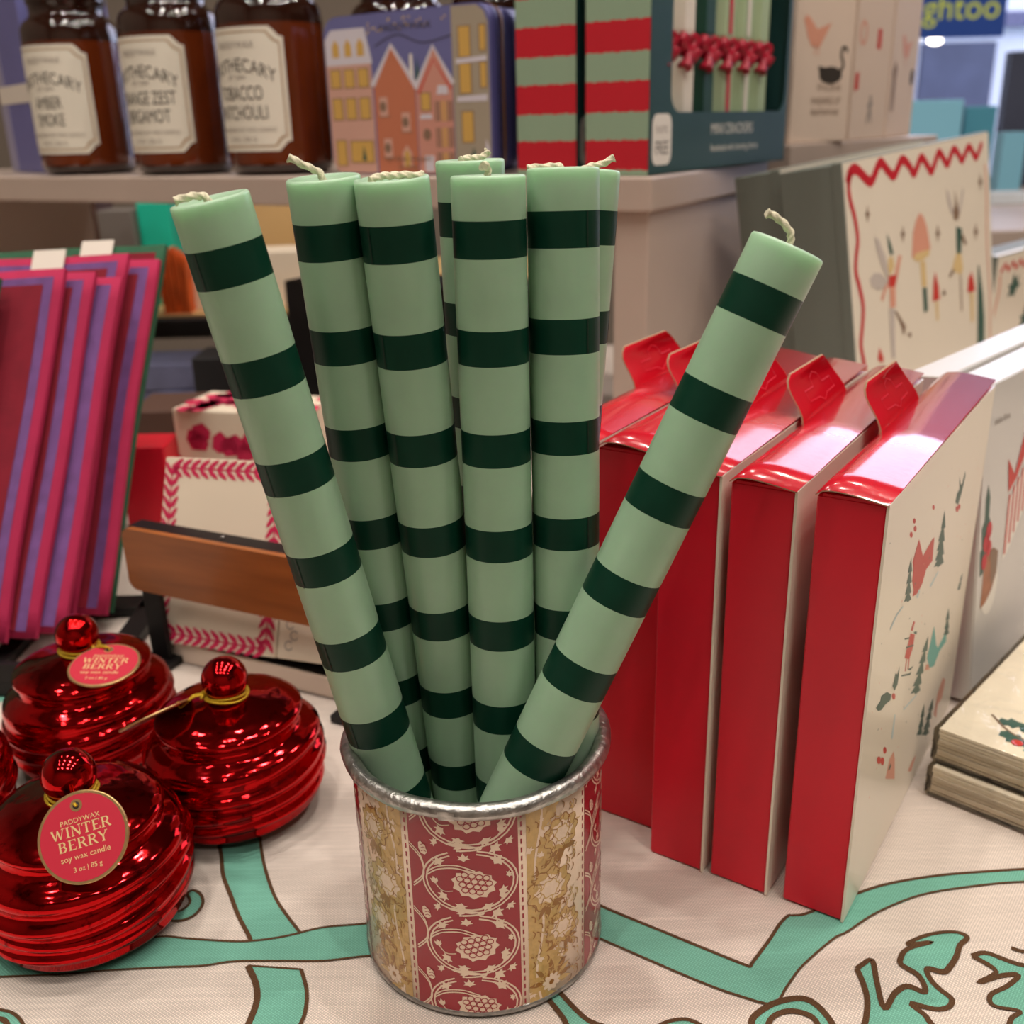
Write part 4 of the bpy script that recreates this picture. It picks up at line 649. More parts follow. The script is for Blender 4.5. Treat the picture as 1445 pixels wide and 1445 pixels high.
j2 = jar(-.1330, .4110, 1.0, 'red ribbed glass candle jar with its tag seen edge on, beside the printed tin')
j3 = jar(-.2190, .4590, .2, 'red ribbed glass candle jar at the back with its tag lying on the lid')
j4 = jar(-.2720, .3890, 4., 'red ribbed glass candle jar mostly cut off at the left edge')
jar_tag(j1, (-.1612, .3130, .0580), (1, .03, .03), (.02, .60, .8), radians(105), radians(13))
jar_tag(j2, (-.1640, .4030, .0545), (.9, .15, .37), (.33, -.81, .53), radians(0), radians(-90))
jar_tag(j3, (-.1990, .4390, .0600), (1, .05, -.02), (.05, 1, .14), radians(95), radians(-4))

# ------------------------------------------------------------------ hang-tab boxes on the right
DD = V((.56, .8285, 0)); WD = V((.8285, -.56, 0)); UP = V((0, 0, 1))
def hang_box(corner, label, w=.0247, L=.19, h=.1762, rot=0., art=None, tabx=(.079, .1426), lift=.0022):
    """corner = bottom right near corner; local x = width (to the right), y = depth, z = up"""
    c = V(corner); R = Matrix.Rotation(radians(rot), 3, 'Z')
    m = frame(c, R @ WD, R @ DD)
    t = thing('gift_box', label, 'box', m, 'red card gift boxes in a row')
    b = MB(); b.box((-w, 0, 0), (-.0008, L, h), 'redcard'); b.bevel(.0006, 1)
    b.box((-w + .002, -.0001, h - .0002), (-.002, .004, h + .0008), 'redcard')
    b.build('carton', t)
    b = MB(); b.box((-.0008, -.0006, 0), (.0002, L, h + .0004), 'creamcard')
    if art:
        cols = ('ink_red', 'ink_green', 'ink_teal', 'ink_pink', 'ink_blue')
        fn = lambda u, v, o: V((.0002 + o, u, v))
        for k, (mi, pts) in enumerate(art): b.decal(fn, pts, cols[mi], .00006 + .000002 * (k % 12))
    b.build('front_panel', t)
    # arched lid flap: closed at the long edges, bulging upward between them
    b = MB(); n = 10; rows = []
    for i in range(n + 1):
        x = -w - .0002 + (w + .0002) * i / n
        z = lift * sin(pi * (i / n) ** .55) + .0006 + h
        rows.append([(x, y, z + .0004 * sin(y * 60) * (1 - i / n) + .0028 * y / L) for y in (-.0016, L * .1, L * .3, L)])
    k1, k2 = b.mi('redgloss'), b.mi('kraft')
    T = [[b.bm.verts.new(p) for p in r] for r in rows]; U = [[b.bm.verts.new((p[0], p[1], p[2] - .0004)) for p in r] for r in rows]
    for i in range(n):
        for j in range(3):
            f = b.bm.faces.new([T[i][j], T[i + 1][j], T[i + 1][j + 1], T[i][j + 1]]); f.material_index = k1; f.smooth = True
            f = b.bm.faces.new([U[i][j], U[i][j + 1], U[i + 1][j + 1], U[i + 1][j]]); f.material_index = b.mi('redcard'); f.smooth = True
        f = b.bm.faces.new([T[i][0], U[i][0], U[i + 1][0], T[i + 1][0]]); f.material_index = k2
        f = b.bm.faces.new([T[i][3], T[i + 1][3], U[i + 1][3], U[i][3]]); f.material_index = k2
    b.build('lid_flap', t)
    # hang tab, a curved card tongue on the far long edge with a punched hanger slot
    b = MB(); y0, y1 = tabx; n = 8; H = .0212
    cur = lambda s: V((-w + .0004 - .0085 * s + .007 * s * (1 - s) * (1 - 2 * s) * 2, 0, h + H * s))
    prof = []
    for i in range(n + 1):
        s = i / n; ins = .0055 * s + (0 if s < .7 else .005 * ((s - .7) / .3) ** 2)
        prof.append((cur(s), y0 + ins * .5, y1 - ins * 1.3))
    k1, k2 = b.mi('redgloss'), b.mi('kraft'); A = [[b.bm.verts.new((p.x, a, p.z)), b.bm.verts.new((p.x, c2, p.z))] for p, a, c2 in prof]
    Bk = [[b.bm.verts.new((p.x - .0009, a, p.z + .0002)), b.bm.verts.new((p.x - .0009, c2, p.z + .0002))] for p, a, c2 in prof]
    for i in range(n):
        f = b.bm.faces.new([A[i][0], A[i][1], A[i + 1][1], A[i + 1][0]]); f.material_index = k1; f.smooth = True
        f = b.bm.faces.new([Bk[i][0], Bk[i + 1][0], Bk[i + 1][1], Bk[i][1]]); f.material_index = b.mi('redcard')
        for e in (0, 1): b.bm.faces.new([A[i][e], A[i + 1][e], Bk[i + 1][e], Bk[i][e]]).material_index = k2
    b.bm.faces.new([A[n][0], A[n][1], Bk[n][1], Bk[n][0]]).material_index = k2
    tf = lambda u, v, o: cur(v / H) + V((o, (y0 + y1) / 2 + u, 0))
    pts = [(-.017, .008), (-.017, .012), (-.006, .012), (-.005, .0155), (0, .0172), (.005, .0155), (.006, .012), (.017, .012), (.017, .008), (.005, .0075), (0, .0055), (-.005, .0075)]
    b.stroke(tf, pts, .0005, 'redcard', .0005, closed=True)
    b.build('hang_tab', t)
    return t
O1 = V((.1273, .3222, .0005))
hang_box(O1, 'rightmost red gift box, its cream front printed with a snowy village', art=SNOW_ART)
hang_box((.1008, .3385, .0005), 'second red gift box from the right, lid glossy, tab curling toward the rightmost box', rot=.5)
hang_box((.0772, .3535, .0005), 'third red gift box from the right, partly behind the candle that leans right', rot=.3, h=.1775)
hang_box((.0607, .3817, .0005), 'red gift box fourth from the right, its front just right of the printed tin', rot=.2, w=.030, lift=.003)
hang_box((.0336, .4000, .0005), 'red gift box furthest left in its row, only its top and hang tab showing', rot=.4, w=.024, lift=.003, tabx=(.085, .150))

def holly_box(corner, label, full, w=.022, L=.19, h=.172, tilt=4.7):
    a = radians(46); m = frame(corner, (sin(a), -cos(a), 0), (cos(a), sin(a), 0)) @ Matrix.Rotation(radians(-tilt), 4, 'Y')
    t = thing('white_gift_box', label, 'box', m, 'white card gift boxes')
    b = MB(); b.box((-w, 0, 0), (0, L, h), 'whitebox'); b.bevel(.0007, 1)
    b.build('carton', t)
    b = MB(); fn = lambda u, v, o: V((.0001 + o, u, v))
    b.box((.00005, .0005, .0005), (.0003, L - .0005, h - .0005), 'whitebox')
    f2 = lambda u, v, o: V((.0003 + o, u, v))
    if full:
        # die-cut window with a brown inner tray, holly leaf, berries, striped present
        b.decal(f2, [(.012 + .021 * (cos(a) + .6) * .55, .062 + .017 * sin(a)) for a in [2 * pi * i / 24 for i in range(24)]], 'ink_white', .0001)
        b.decal(f2, [(.010, .082), (.022, .082), (.029, .078), (.028, .066), (.022, .058), (.014, .053), (.007, .052)], 'wood', .0002)
        b.decal(f2, [(.017, .081), (.022, .082), (.029, .078), (.028, .066), (.021, .060)], 'ink_brown', .00025)
        b.decal(f2, [(.004, .071), (.0025, .085), (.005, .086), (.0035, .098), (.007, .101), (.007, .113), (.0095, .120), (.013, .112), (.0125, .102), (.015, .099), (.012, .09), (.0125, .08), (.008, .072)], 'ink_green', .00015)
        for x, y, r in ((.0105, .088, .0042), (.0135, .094, .004), (.009, .078, .0036), (.0145, .084, .0036)): b.dot(f2, x, y, r, r * 1.25, 'redstripe', .0003)
        b.decal(f2, [(.036, .070), (.046, .075), (.066, .092), (.069, .118), (.039, .103)], 'ink_white', .0002)
        for i in range(5): b.stroke(f2, [(.0385 + i * .006, .073 + i * .0045), (.0415 + i * .006, .106 + i * .0034)], .0024, 'ink_red', .00025)
        b.decal(f2, [(.039, .108), (.036, .127), (.047, .116), (.055, .130), (.063, .140), (.062, .124), (.05, .113)], 'ink_red', .00025)
        b.text(f2, 'Hello Elves', .024, .150, .0048, 'ink_grey', .0002)
    b.build('front_panel', t)
    return t
holly_box((.2440, .4786, .0026), 'white gift box with holly and a striped present beside the wrapped napkins', True)
holly_box((.2340, .5030, .0026), 'white gift box standing behind, only its top edge showing above the red boxes', False)

# wrapped napkins
def napkin_pack(m, h, label, art=False, s=.165):
    t = thing('napkin_pack', label, 'napkins', m, 'film wrapped paper napkin packs')
    b = MB(); n = 9
    for k in range(n):
        o = .0006 * sin(k * 2.3); b.box((.002 + abs(o), .002 + o * .5 + .0006, h * k / n + .0005), (s - .002, s - .002, h * (k + .86) / n + .0003), 'napkin')
    if art:
        fn = lambda u, v, o: V((u, v, h + o))
        for x, y, ro, sc2, c in ((.020, .026, -1.2, .011, 'ink_green'), (.024, .018, -1.9, .012, 'ink_green'), (.031, .024, -.6, .012, 'ink_green'), (.036, .016, -2.4, .011, 'ink_teal'), (.044, .026, -1.5, .012, 'ink_green'), (.075, .05, .4, .014, 'ink_green'), (.085, .04, -.8, .014, 'ink_green')):
            b.decal(fn, leaf_poly(x, y, sc2, ro, ((0, 0), (.3, .15), (.22, .4), (.42, .55), (.2, .8), (.1, 1.1), (0, 1.3), (-.1, 1.1), (-.2, .8), (-.42, .55), (-.22, .4), (-.3, .15))), c, .0003)
        for x, y in ((.033, .013), (.038, .020), (.042, .012), (.078, .043), (.083, .048)): b.dot(fn, x, y, .0026, .0026, 'ink_red', .0005)
        b.stroke(fn, [(.016, .030), (.026, .021), (.036, .017), (.05, .016)], .0010, 'ink_brown', .0004, smooth=5)
        b.dot(fn, .047, .018, .006, .004, 'ink_red', .00045); b.dot(fn, .053, .022, .004, .003, 'ink_brown', .0005)
        for i in range(30): b.dot(fn, rng.uniform(.01, .15), rng.uniform(.01, .15), .0005, .0005, 'ink_pink', .0003, n=5)
    b.build('napkins', t)
    b = MB(); b.box((0, 0, .0002), (s, s, h + .0012), 'film'); b.bevel(.0016, 2)
    b.stroke(lambda u, v, o: V((u, v, h + .0013 + o)), [(.004, .03), (.07, .05), (.16, .04)], .004, 'film', .0002, smooth=6)
    b.build('clear_wrap', t)
NX, NY = V((.725, -.69, 0)), V((.69, .725, 0))
napkin_pack(frame((.1900, .4030, .0006), NX, NY), .0145, 'lower pack of cream napkins lying on the tablecloth')
napkin_pack(frame((.1925, .4070, .0166), NX, NY), .0165, 'upper pack of cream napkins printed with holly and berries', True)

# ------------------------------------------------------------------ shelf unit
SP = V((.1133, .8228, .26)); SX = V((cos(radians(30)), -sin(radians(30)), 0)); SY = V((sin(radians(30)), cos(radians(30)), 0))
SM = frame(SP, SX, SY)
def on_shelf(x, y, z=.0004, deg=0): return SM @ Matrix.Translation((x, y, z)) @ Matrix.Rotation(radians(deg), 4, 'Z')
t = thing('shelf_unit', 'taupe shelf unit carrying the amber jars, the tin and the cracker boxes', 'shelf', SM)
b = MB(); b.box((-1.05, 0, -.0262), (0, .312, 0), 'shelf'); b.bevel(.0022, 3); b.build('shelf_board', t)
for x in (-.0345, -1.045):
    b = MB(); b.box((x, .008, -.2594), (x + .03, .302, -.0263), 'shelf'); b.bevel(.002, 2); b.build('side_panel', t)

# amber jars with labels
def label_outline(w, h, c=.0045):
    q = []
    for sx, sy, a0 in ((1, 1, 0), (-1, 1, 1), (-1, -1, 2), (1, -1, 3)):
        arc = [(sx * (w / 2) - sx * c * abs(cos(th)), sy * (h / 2) - sy * c * abs(sin(th))) for th in [radians(i * 22.5) for i in range(5)]]
        arc = [(sx * w / 2 - (sx * c * sin(radians(90 - i * 22.5)) if False else sx * c * (1 - cos(radians(90 - i * 22.5)))), sy * h / 2 - sy * c * (1 - sin(radians(90 - i * 22.5)))) for i in range(5)]
        # concave notch centred on the corner
        arc = [(sx * w / 2 - sx * c * sin(radians(i * 22.5)), sy * h / 2 - sy * c * cos(radians(i * 22.5))) for i in range(5)]
        if sx * sy < 0: arc = arc[::-1]
        q += arc
    return q
AJ = [(.030, .0, 'amberdark'), (.044, .0012, 'amberdark'), (.0490, .004, 'amberdark'), (.0505, .010), (.0508, .02), (.0508, .134, 'amberdark'), (.0508, .1345, 'amberdark'), (.0500, .147, 'amberdark'), (.0470, .1535, 'amberdark'), (.0420, .157, 'amberdark'), (.0400, .159, 'amberdark'), (.0385, .162, 'amberdark'), (.0385, .170, 'amberdark'), (.0405, .172, 'amberdark'), (.0405, .178, 'amberdark')]
AS = [(.0395, .1785), (.0430, .180), (.0452, .1835), (.0452, .188), (.043, .1905), (.03, .192), (.018, .194), (.016, .198), (.022, .205), (.027, .213), (.024, .222), (.012, .227), (.0, .228)]
def amber_jar(x, y, lines, label, face_deg=-128, deg=0):
    t = thing('amber_jar_candle', label, 'candle', on_shelf(x, y), 'amber apothecary jar candles on the shelf')
    b = MB(); b.lathe(AJ, 64, 'amber'); b.build('glass_jar', t)
    b = MB(); b.lathe(AS, 48, 'amberdark'); b.build('stopper', t)
    if not lines: return t
    R = .0511; a0 = radians(face_deg); Wl, Hl = .098, .108; zc = .076
    fn = lambda u, v, o: V(((R + o) * cos(a0 + u / R), (R + o) * sin(a0 + u / R), zc + v))
    b = MB(); n = 24
    out = label_outline(Wl, Hl, .009)
    def clipped_strip(m, off, scale):
        for i in range(n):
            u0, u1 = -Wl / 2 * scale + Wl * scale * i / n, -Wl / 2 * scale + Wl * scale * (i + 1) / n
            d = lambda u: (Hl / 2 * scale if abs(u) < Wl / 2 * scale - .009 else Hl / 2 * scale - sqrt(max(0, .009 ** 2 - (Wl / 2 * scale - abs(u)) ** 2)))
            f = b.face([fn(u0, -d(u0), off), fn(u1, -d(u1), off), fn(u1, d(u1), off), fn(u0, d(u0), off)], m); f.smooth = True
    clipped_strip('paperlabel', .0004, 1.0); clipped_strip('goldfoil', .0005, .93); clipped_strip('paperlabel', .0006, .905)
    T = lambda s, yy, sz, m='ink_black', sx=1., arc=0: b.text(fn, s, 0, yy, sz, m, .0009, sx=sx, arc=arc)
    T('PADDYWAX', .036, .0085, 'ink_grey', .9)
    T('APOTHECARY', .0165, .0165, 'ink_black', .75, -7.)
    T('EST 2004', .0095, .0055, 'ink_grey')
    T(lines[0], -.0085, .0175, 'ink_black', .62); T(lines[1], -.0255, .0175, 'ink_black', .62)
    T('HAND POURED SOY WAX CANDLE', -.0365, .0052, 'ink_grey', .85); T('8 OZ | 226 G', -.0450, .0058, 'ink_grey')
    b.build('paper_label', t)
    return t
amber_jar(-.703, .060, ('AMBER', 'SMOKE'), 'amber glass jar candle leftmost of the three labelled ones, next to the lilac box', -80)
amber_jar(-.553, .060, ('ORANGE ZEST', 'BERGAMOT'), 'amber glass jar candle with a citrus scent label, middle of the three', -86)
amber_jar(-.420, .060, ('TOBACCO', 'PATCHOULI'), 'amber glass jar candle with a tobacco scent label, beside the lit house tin', -91)
for x, l in ((-.355, 'amber jar candle in the back row behind the left end of the house tin'), (-.235, 'amber glass jar candle in the back row behind the middle of the house tin')):
    amber_jar(x, .185, None, l)

# lilac carton at the left end
m = on_shelf(-.845, .085, deg=-22)
t = thing('lilac_carton', 'lilac blue carton with a white band at the left end of the shelf', 'box', m)
b = MB(); b.box((-.075, 0, 0), (.065, .10, .235), ('lilac', 'lilac', 'lilac', 'lilac', 'lilac', 'lilaclight')); b.bevel(.001, 1); b.build('carton', t)  # left face painted lighter, the others darker with the jar's shadow
b = MB(); b.box((-.0755, -.0005, .078), (.0655, .1005, .098), 'whitepaper'); b.build('white_band', t)
b = MB(); b.box((-.0757, -.0006, .0005), (-.045, .1005, .077), 'lilaclight'); b.box((-.0757, -.0006, .099), (-.045, .1005, .2355), 'lilaclight'); b.build('painted_lit_side', t)  # carries the painted lighter side round onto the front, not a separate panel

# house tin
p0, p1 = SM @ V((-.3395, .040, .0004)), SM @ V((-.1515, .020, .0004))
ex = (p1 - p0).normalized(); TW = (p1 - p0).length; TH = .134; TD = .052
t = thing('gift_tin', 'rounded tin printed with snowy lit houses under a dusk sky', 'tin', frame(p0, ex, V((-ex.y, ex.x, 0))))
def rrect(w, h, r, n=6, x0=0, y0=0):
    return [(x0 + cx + r * cos(a), y0 + cy + r * sin(a)) for cx, cy, s in ((w - r, r, -90), (w - r, h - r, 0), (r, h - r, 90), (r, r, 180)) for a in [radians(s + 90 * i / n) for i in range(n + 1)]]
def rslab(b, out, y0, y1, m, mf=None):
    A = [b.bm.verts.new((x, y0, z)) for x, z in out]; B = [b.bm.verts.new((x, y1, z)) for x, z in out]; k = b.mi(m); n = len(out)
    for i in range(n):
        f = b.bm.faces.new([A[i], B[i], B[(i + 1) % n], A[(i + 1) % n]]); f.material_index = k; f.smooth = True
    b.bm.faces.new(A).material_index = b.mi(mf or m); b.bm.faces.new(B[::-1]).material_index = k
b = MB(); rslab(b, rrect(TW - .003, TH - .003, .015, x0=.0015, y0=.0015), .018, TD, 'tinside'); b.build('tin_base', t)
b = MB(); rslab(b, rrect(TW, TH, .016), .001, .017, 'tinside'); rslab(b, rrect(TW + .001, TH + .001, .0165, x0=-.0005, y0=-.0005), .0165, .0182, 'cangold2')
rslab(b, rrect(TW - .001, TH - .001, .0155, x0=.0005, y0=.0005), .0, .0011, 'sky')
fn = lambda u, v, o: V((min(max(u * TW, .0012), TW - .0012), -o, min(max(v * TH, .0012), TH - .0012)))
S = lambda pts, m, o: b.decal(fn, pts, m, o)
def win(x0, y0, x1, y1, m='scalegold'): S([(x0 - .006, y0 - .006), (x1 + .006, y0 - .006), (x1 + .006, y1 + .006), (x0 - .006, y1 + .006)], 'ink_brown', .0004); S([(x0, y0), (x1, y0), (x1, y1), (x0, y1)], m, .0005)
S([(.06, .008), (.30, .008), (.30, .72), (.008, .72), (.008, .08), (.03, .03)], 'facade1', .0002)
S([(.008, .70), (.31, .70), (.27, .92), (.05, .92), (.008, .86)], 'snow', .00025)
for x in (.055, .135, .215): S([(x, .75), (x + .045, .75), (x + .045, .82), (x + .022, .86), (x, .82)], 'scalegold', .0004)
for x in (.035, .125, .215): win(x, .56, x + .06, .67); win(x, .36, x + .06, .49)
win(.04, .06, .10, .22); win(.135, .08, .28, .215); S([(.205, .09), (.235, .09), (.22, .19)], 'ink_green', .0006)
S([(.31, .008), (.565, .008), (.565, .55), (.43, .79), (.31, .55)], 'facade2', .0003)
b.stroke(fn, [(.30, .56), (.43, .80), (.57, .55)], .03, 'snow', .00035)
for x, y in ((.36, .42), (.495, .32), (.375, .16)):
    S([(x - .022, y - .05), (x + .03, y - .05), (x + .03, y + .07), (x - .022, y + .07)], 'facade1', .0004); b.dot(fn, x, y + .01, .02, .032, 'ink_brown', .0005); S([(x - .03, y - .055), (x + .045, y - .055), (x + .045, y - .05), (x - .03, y - .05)], 'ink_brown', .0005)
S([(.465, .05), (.525, .05), (.525, .14), (.495, .19), (.465, .14)], 'facade1', .0004); S([(.478, .05), (.512, .05), (.512, .13), (.495, .16), (.478, .13)], 'scalegold', .0005)
S([(.535, .6), (.56, .6), (.555, .74), (.54, .74)], 'ink_white', .0002); S([(.565, .56), (.60, .56), (.583, .72)], 'ink_green', .00025)
S([(.57, .008), (.785, .008), (.785, .56), (.68, .76), (.57, .53)], 'facade3', .00032)
b.stroke(fn, [(.565, .53), (.68, .775), (.79, .55)], .024, 'snow', .0004); b.stroke(fn, [(.585, .5), (.68, .70), (.775, .52)], .012, 'ink_red', .0004)
win(.60, .40, .65, .50); S([(.69, .49), (.76, .49), (.755, .54), (.70, .545)], 'snow', .0005); S([(.585, .345), (.66, .345), (.655, .375), (.59, .375)], 'snow', .0005)
for y in (.33, .17, .02):
    for i in range(6): S([(.68 + i * .018, y), (.69 + i * .018, y), (.69 + i * .018, y + .12), (.68 + i * .018, y + .12)], 'scalegold' if i in (2, 3) else 'ink_brown', .0005)
b.dot(fn, .625, .25, .024, .036, 'ink_brown', .0005); S([(.605, .02), (.66, .02), (.66, .12), (.605, .12)], 'snow', .0005)
S([(.79, .008), (.93, .008), (.975, .06), (.992, .12), (.992, .88), (.97, .95), (.93, .985), (.79, .99)], 'facade4', .00034)
for y in (.70, .49): win(.83, y, .89, y + .17); win(.945, y + .03, .975, y + .17)
win(.835, .20, .895, .38); S([(.81, .66), (.98, .67), (.98, .70), (.81, .69)], 'snow', .0006); S([(.81, .44), (.98, .44), (.98, .48), (.81, .47)], 'snow', .0006)
S([(.86, .02), (.93, .02), (.895, .17)], 'ink_green', .0006); S([(.955, .02), (.985, .08), (.985, .16), (.965, .22)], 'snow', .0006)
b.stroke(fn, [(.33, .80), (.47, .86), (.62, .80), (.79, .83)], .006, 'ink_black', .0003, smooth=6)
for i in range(26): b.dot(fn, .28 + .5 * rng.random(), .88 + .08 * rng.random(), .005, .007, 'ink_gold', .0003, n=6)
b.text(fn, 'PADDYWAX', .52, .885, .055, 'ink_black', .0004)
b.text(fn, 'to the moon', .50, .085, .055, 'ink_brown', .0007); b.text(fn, 'in July', .50, .035, .05, 'ink_brown', .0007)
b.build('printed_lid', t)

# cracker boxes
def crackers_box(mtx, label, w=.0555, L=.30, h=.235):
    t = thing('cracker_box', label, 'box', mtx, 'boxes of mini crackers')
    # local x: along the striped end (leftward = negative), y: depth of the window front; window front faces +x
    b = MB(); wt = .0012
    y0, y1, z0, z1 = .038, L - .008, .046, h - .03
    b.box((-w, 0, 0), (0, wt, h), 'crackgreen'); b.box((-w, L - wt, 0), (0, L, h), 'crackgreen'); b.box((-w, 0, 0), (-w + wt, L, h), 'crackgreen')
    b.box((-w, 0, 0), (0, L, wt), 'crackgreen'); b.box((-w, 0, h - wt), (0, L, h), 'crackgreen')
    b.build('carton', t)
    # front sheet with a rounded window
    b = MB(); r = .016; hole = rrect(y1 - y0, z1 - z0, r, 6, y0, z0); outer = [(L, 0), (L, h), (0, h), (0, 0)]
    k = b.mi('crackgreen'); o_ = [b.bm.verts.new((0, a, c)) for a, c in outer]; hv = [b.bm.verts.new((0, a, c)) for a, c in hole]; hb = [b.bm.verts.new((-wt, a, c)) for a, c in hole]
    n = 7
    for s in range(4):
        for i in range(n - 1): b.bm.faces.new([o_[s], hv[s * n + i + 1], hv[s * n + i]]).material_index = k
        b.bm.faces.new([o_[s], o_[(s + 1) % 4], hv[((s + 1) * n) % (4 * n)], hv[s * n + n - 1]]).material_index = k
    for i in range(4 * n): b.bm.faces.new([hv[i], hv[(i + 1) % (4 * n)], hb[(i + 1) % (4 * n)], hb[i]]).material_index = k
    fn = lambda u, v, o: V((o, u, v))
    b.text(fn, 'MINI CRACKERS', .165, .028, .0125, 'ink_white', .0002, sx=1.05)
    b.text(fn, 'Handmade with charming charms', .172, .014, .0085, 'ink_white', .0002, sx=.95)
    b.decal(fn, rrect(.034, .038, .008, 5, .006, .007), 'ink_white', .0002)
    b.text(fn, 'PLASTIC', .023, .031, .0075, 'ink_grey', .0003, sx=.8); b.text(fn, 'FREE', .023, .015, .0145, 'ink_black', .0003, sx=.8)
    b.build('window_front', t)
    b = MB(); fe = lambda u, v, o: V((u, -o, v)); p = .0272
    edge = lambda u, k2: .0004 * sin(u * 900 + k2) + .0003 * sin(u * 2300 + 2 * k2)
    zs = [(-1e-9, .0042)]; z = .0042; red = True; bands = [('mintstripe', .0, .0042)]
    while z < h - .001:
        hh = .0222 if red else .0205; bands.append(('redstripe' if red else 'mintstripe', z, min(h, z + hh))); z += hh; red = not red
    for k2, (mm, a, c) in enumerate(bands):
        lo = [(-w + w * i / 24, a + (edge(i / 24 * w, k2) if k2 else 0)) for i in range(25)]; hi = [(-w + w * i / 24, c + edge(i / 24 * w, k2 + 1)) for i in range(25)]
        for i in range(24): b.face([fe(*q, .0002) for q in (lo[i], lo[i + 1], hi[i + 1], hi[i])], mm)
    b.build('striped_end', t)
    return t
cA = V((.1125, .8380, .2604)); aA = radians(55.6)
cm = frame(cA, (sin(aA), -cos(aA), 0), (cos(aA), sin(aA), 0))
crackers_box(cm, 'cracker box at the shelf corner, its window showing crackers tied with crimson ribbon')
crackers_box(cm @ Matrix.Translation((-.0655, .002, 0)), 'cracker box left of the windowed one, only its striped end showing', w=.0565)
def cracker(y, body, stripe, label):
    m = cm @ Matrix.Translation((-.0225, y, .0018)); t = thing('mini_cracker', label, 'cracker', m, 'mini crackers in the window box')
    r = .0185
    b = MB()
    for z0, z1 in ((.004, .0855), (.1035, .19)): b.lathe([(r * .97, z0), (r, z0 + .003), (r, z1 - .003), (r * .97, z1)], 6, body, smooth=False, T=Matrix.Rotation(radians(30), 4, 'Z'))
    if stripe:
        for z0, z1 in ((.008, .082), (.107, .186)): b.face([V((r * .88 + .0003, -.004, z0)), V((r * .88 + .0003, .004, z0)), V((r * .88 + .0003, .004, z1)), V((r * .88 + .0003, -.004, z1))], stripe)
    b.lathe([(r * .9, .0852), (r * .45, .0905), (r * .38, .0945), (r * .45, .0985), (r * .9, .1038)], 12, body)
    b.build('paper_tube', t)
    b = MB()
    b.lathe([(r * .42, 0.0915), (r * .5, 0.0945), (r * .42, 0.0975)], 14, 'ribbon')
    for s in (-1, 1):
        b.tube(smoothpts([(r * .5, 0, 0.0945), (r * .75, s * .007, 0.1015), (r * .85, s * .0125, 0.0985), (r * .75, s * .008, 0.0920), (r * .55, 0, 0.0942)], 5), .0038, 'ribbon', n=7, lobes=3)
        b.tube(smoothpts([(r * .5, 0, 0.0942), (r * .9, s * .005, 0.0860), (r * .95, s * .0095, 0.0775 + .012 * (s > 0))], 5), lambda q: .0024 + .0036 * q, 'ribbon', n=7, lobes=3)
    b.build('ribbon_bow', t)
for y, bd, st, l in ((.042, 'palegreen', None, 'pale green mini cracker at the left side of the box window'), (.083, 'whitepaper', None, 'white mini cracker next to the dark green one in the box window'), (.124, 'darkgreen', None, 'dark green mini cracker in the box window'), (.165, 'palegreen', 'redstripe', 'pale green mini cracker with a red stripe, centre of the box window'),
                     (.206, 'palegreen', 'whitepaper', 'pale green mini cracker with a white stripe in the box window'), (.247, 'palegreen', None, 'pale green mini cracker at the far right of the box window')):
    cracker(y, bd, st, l)

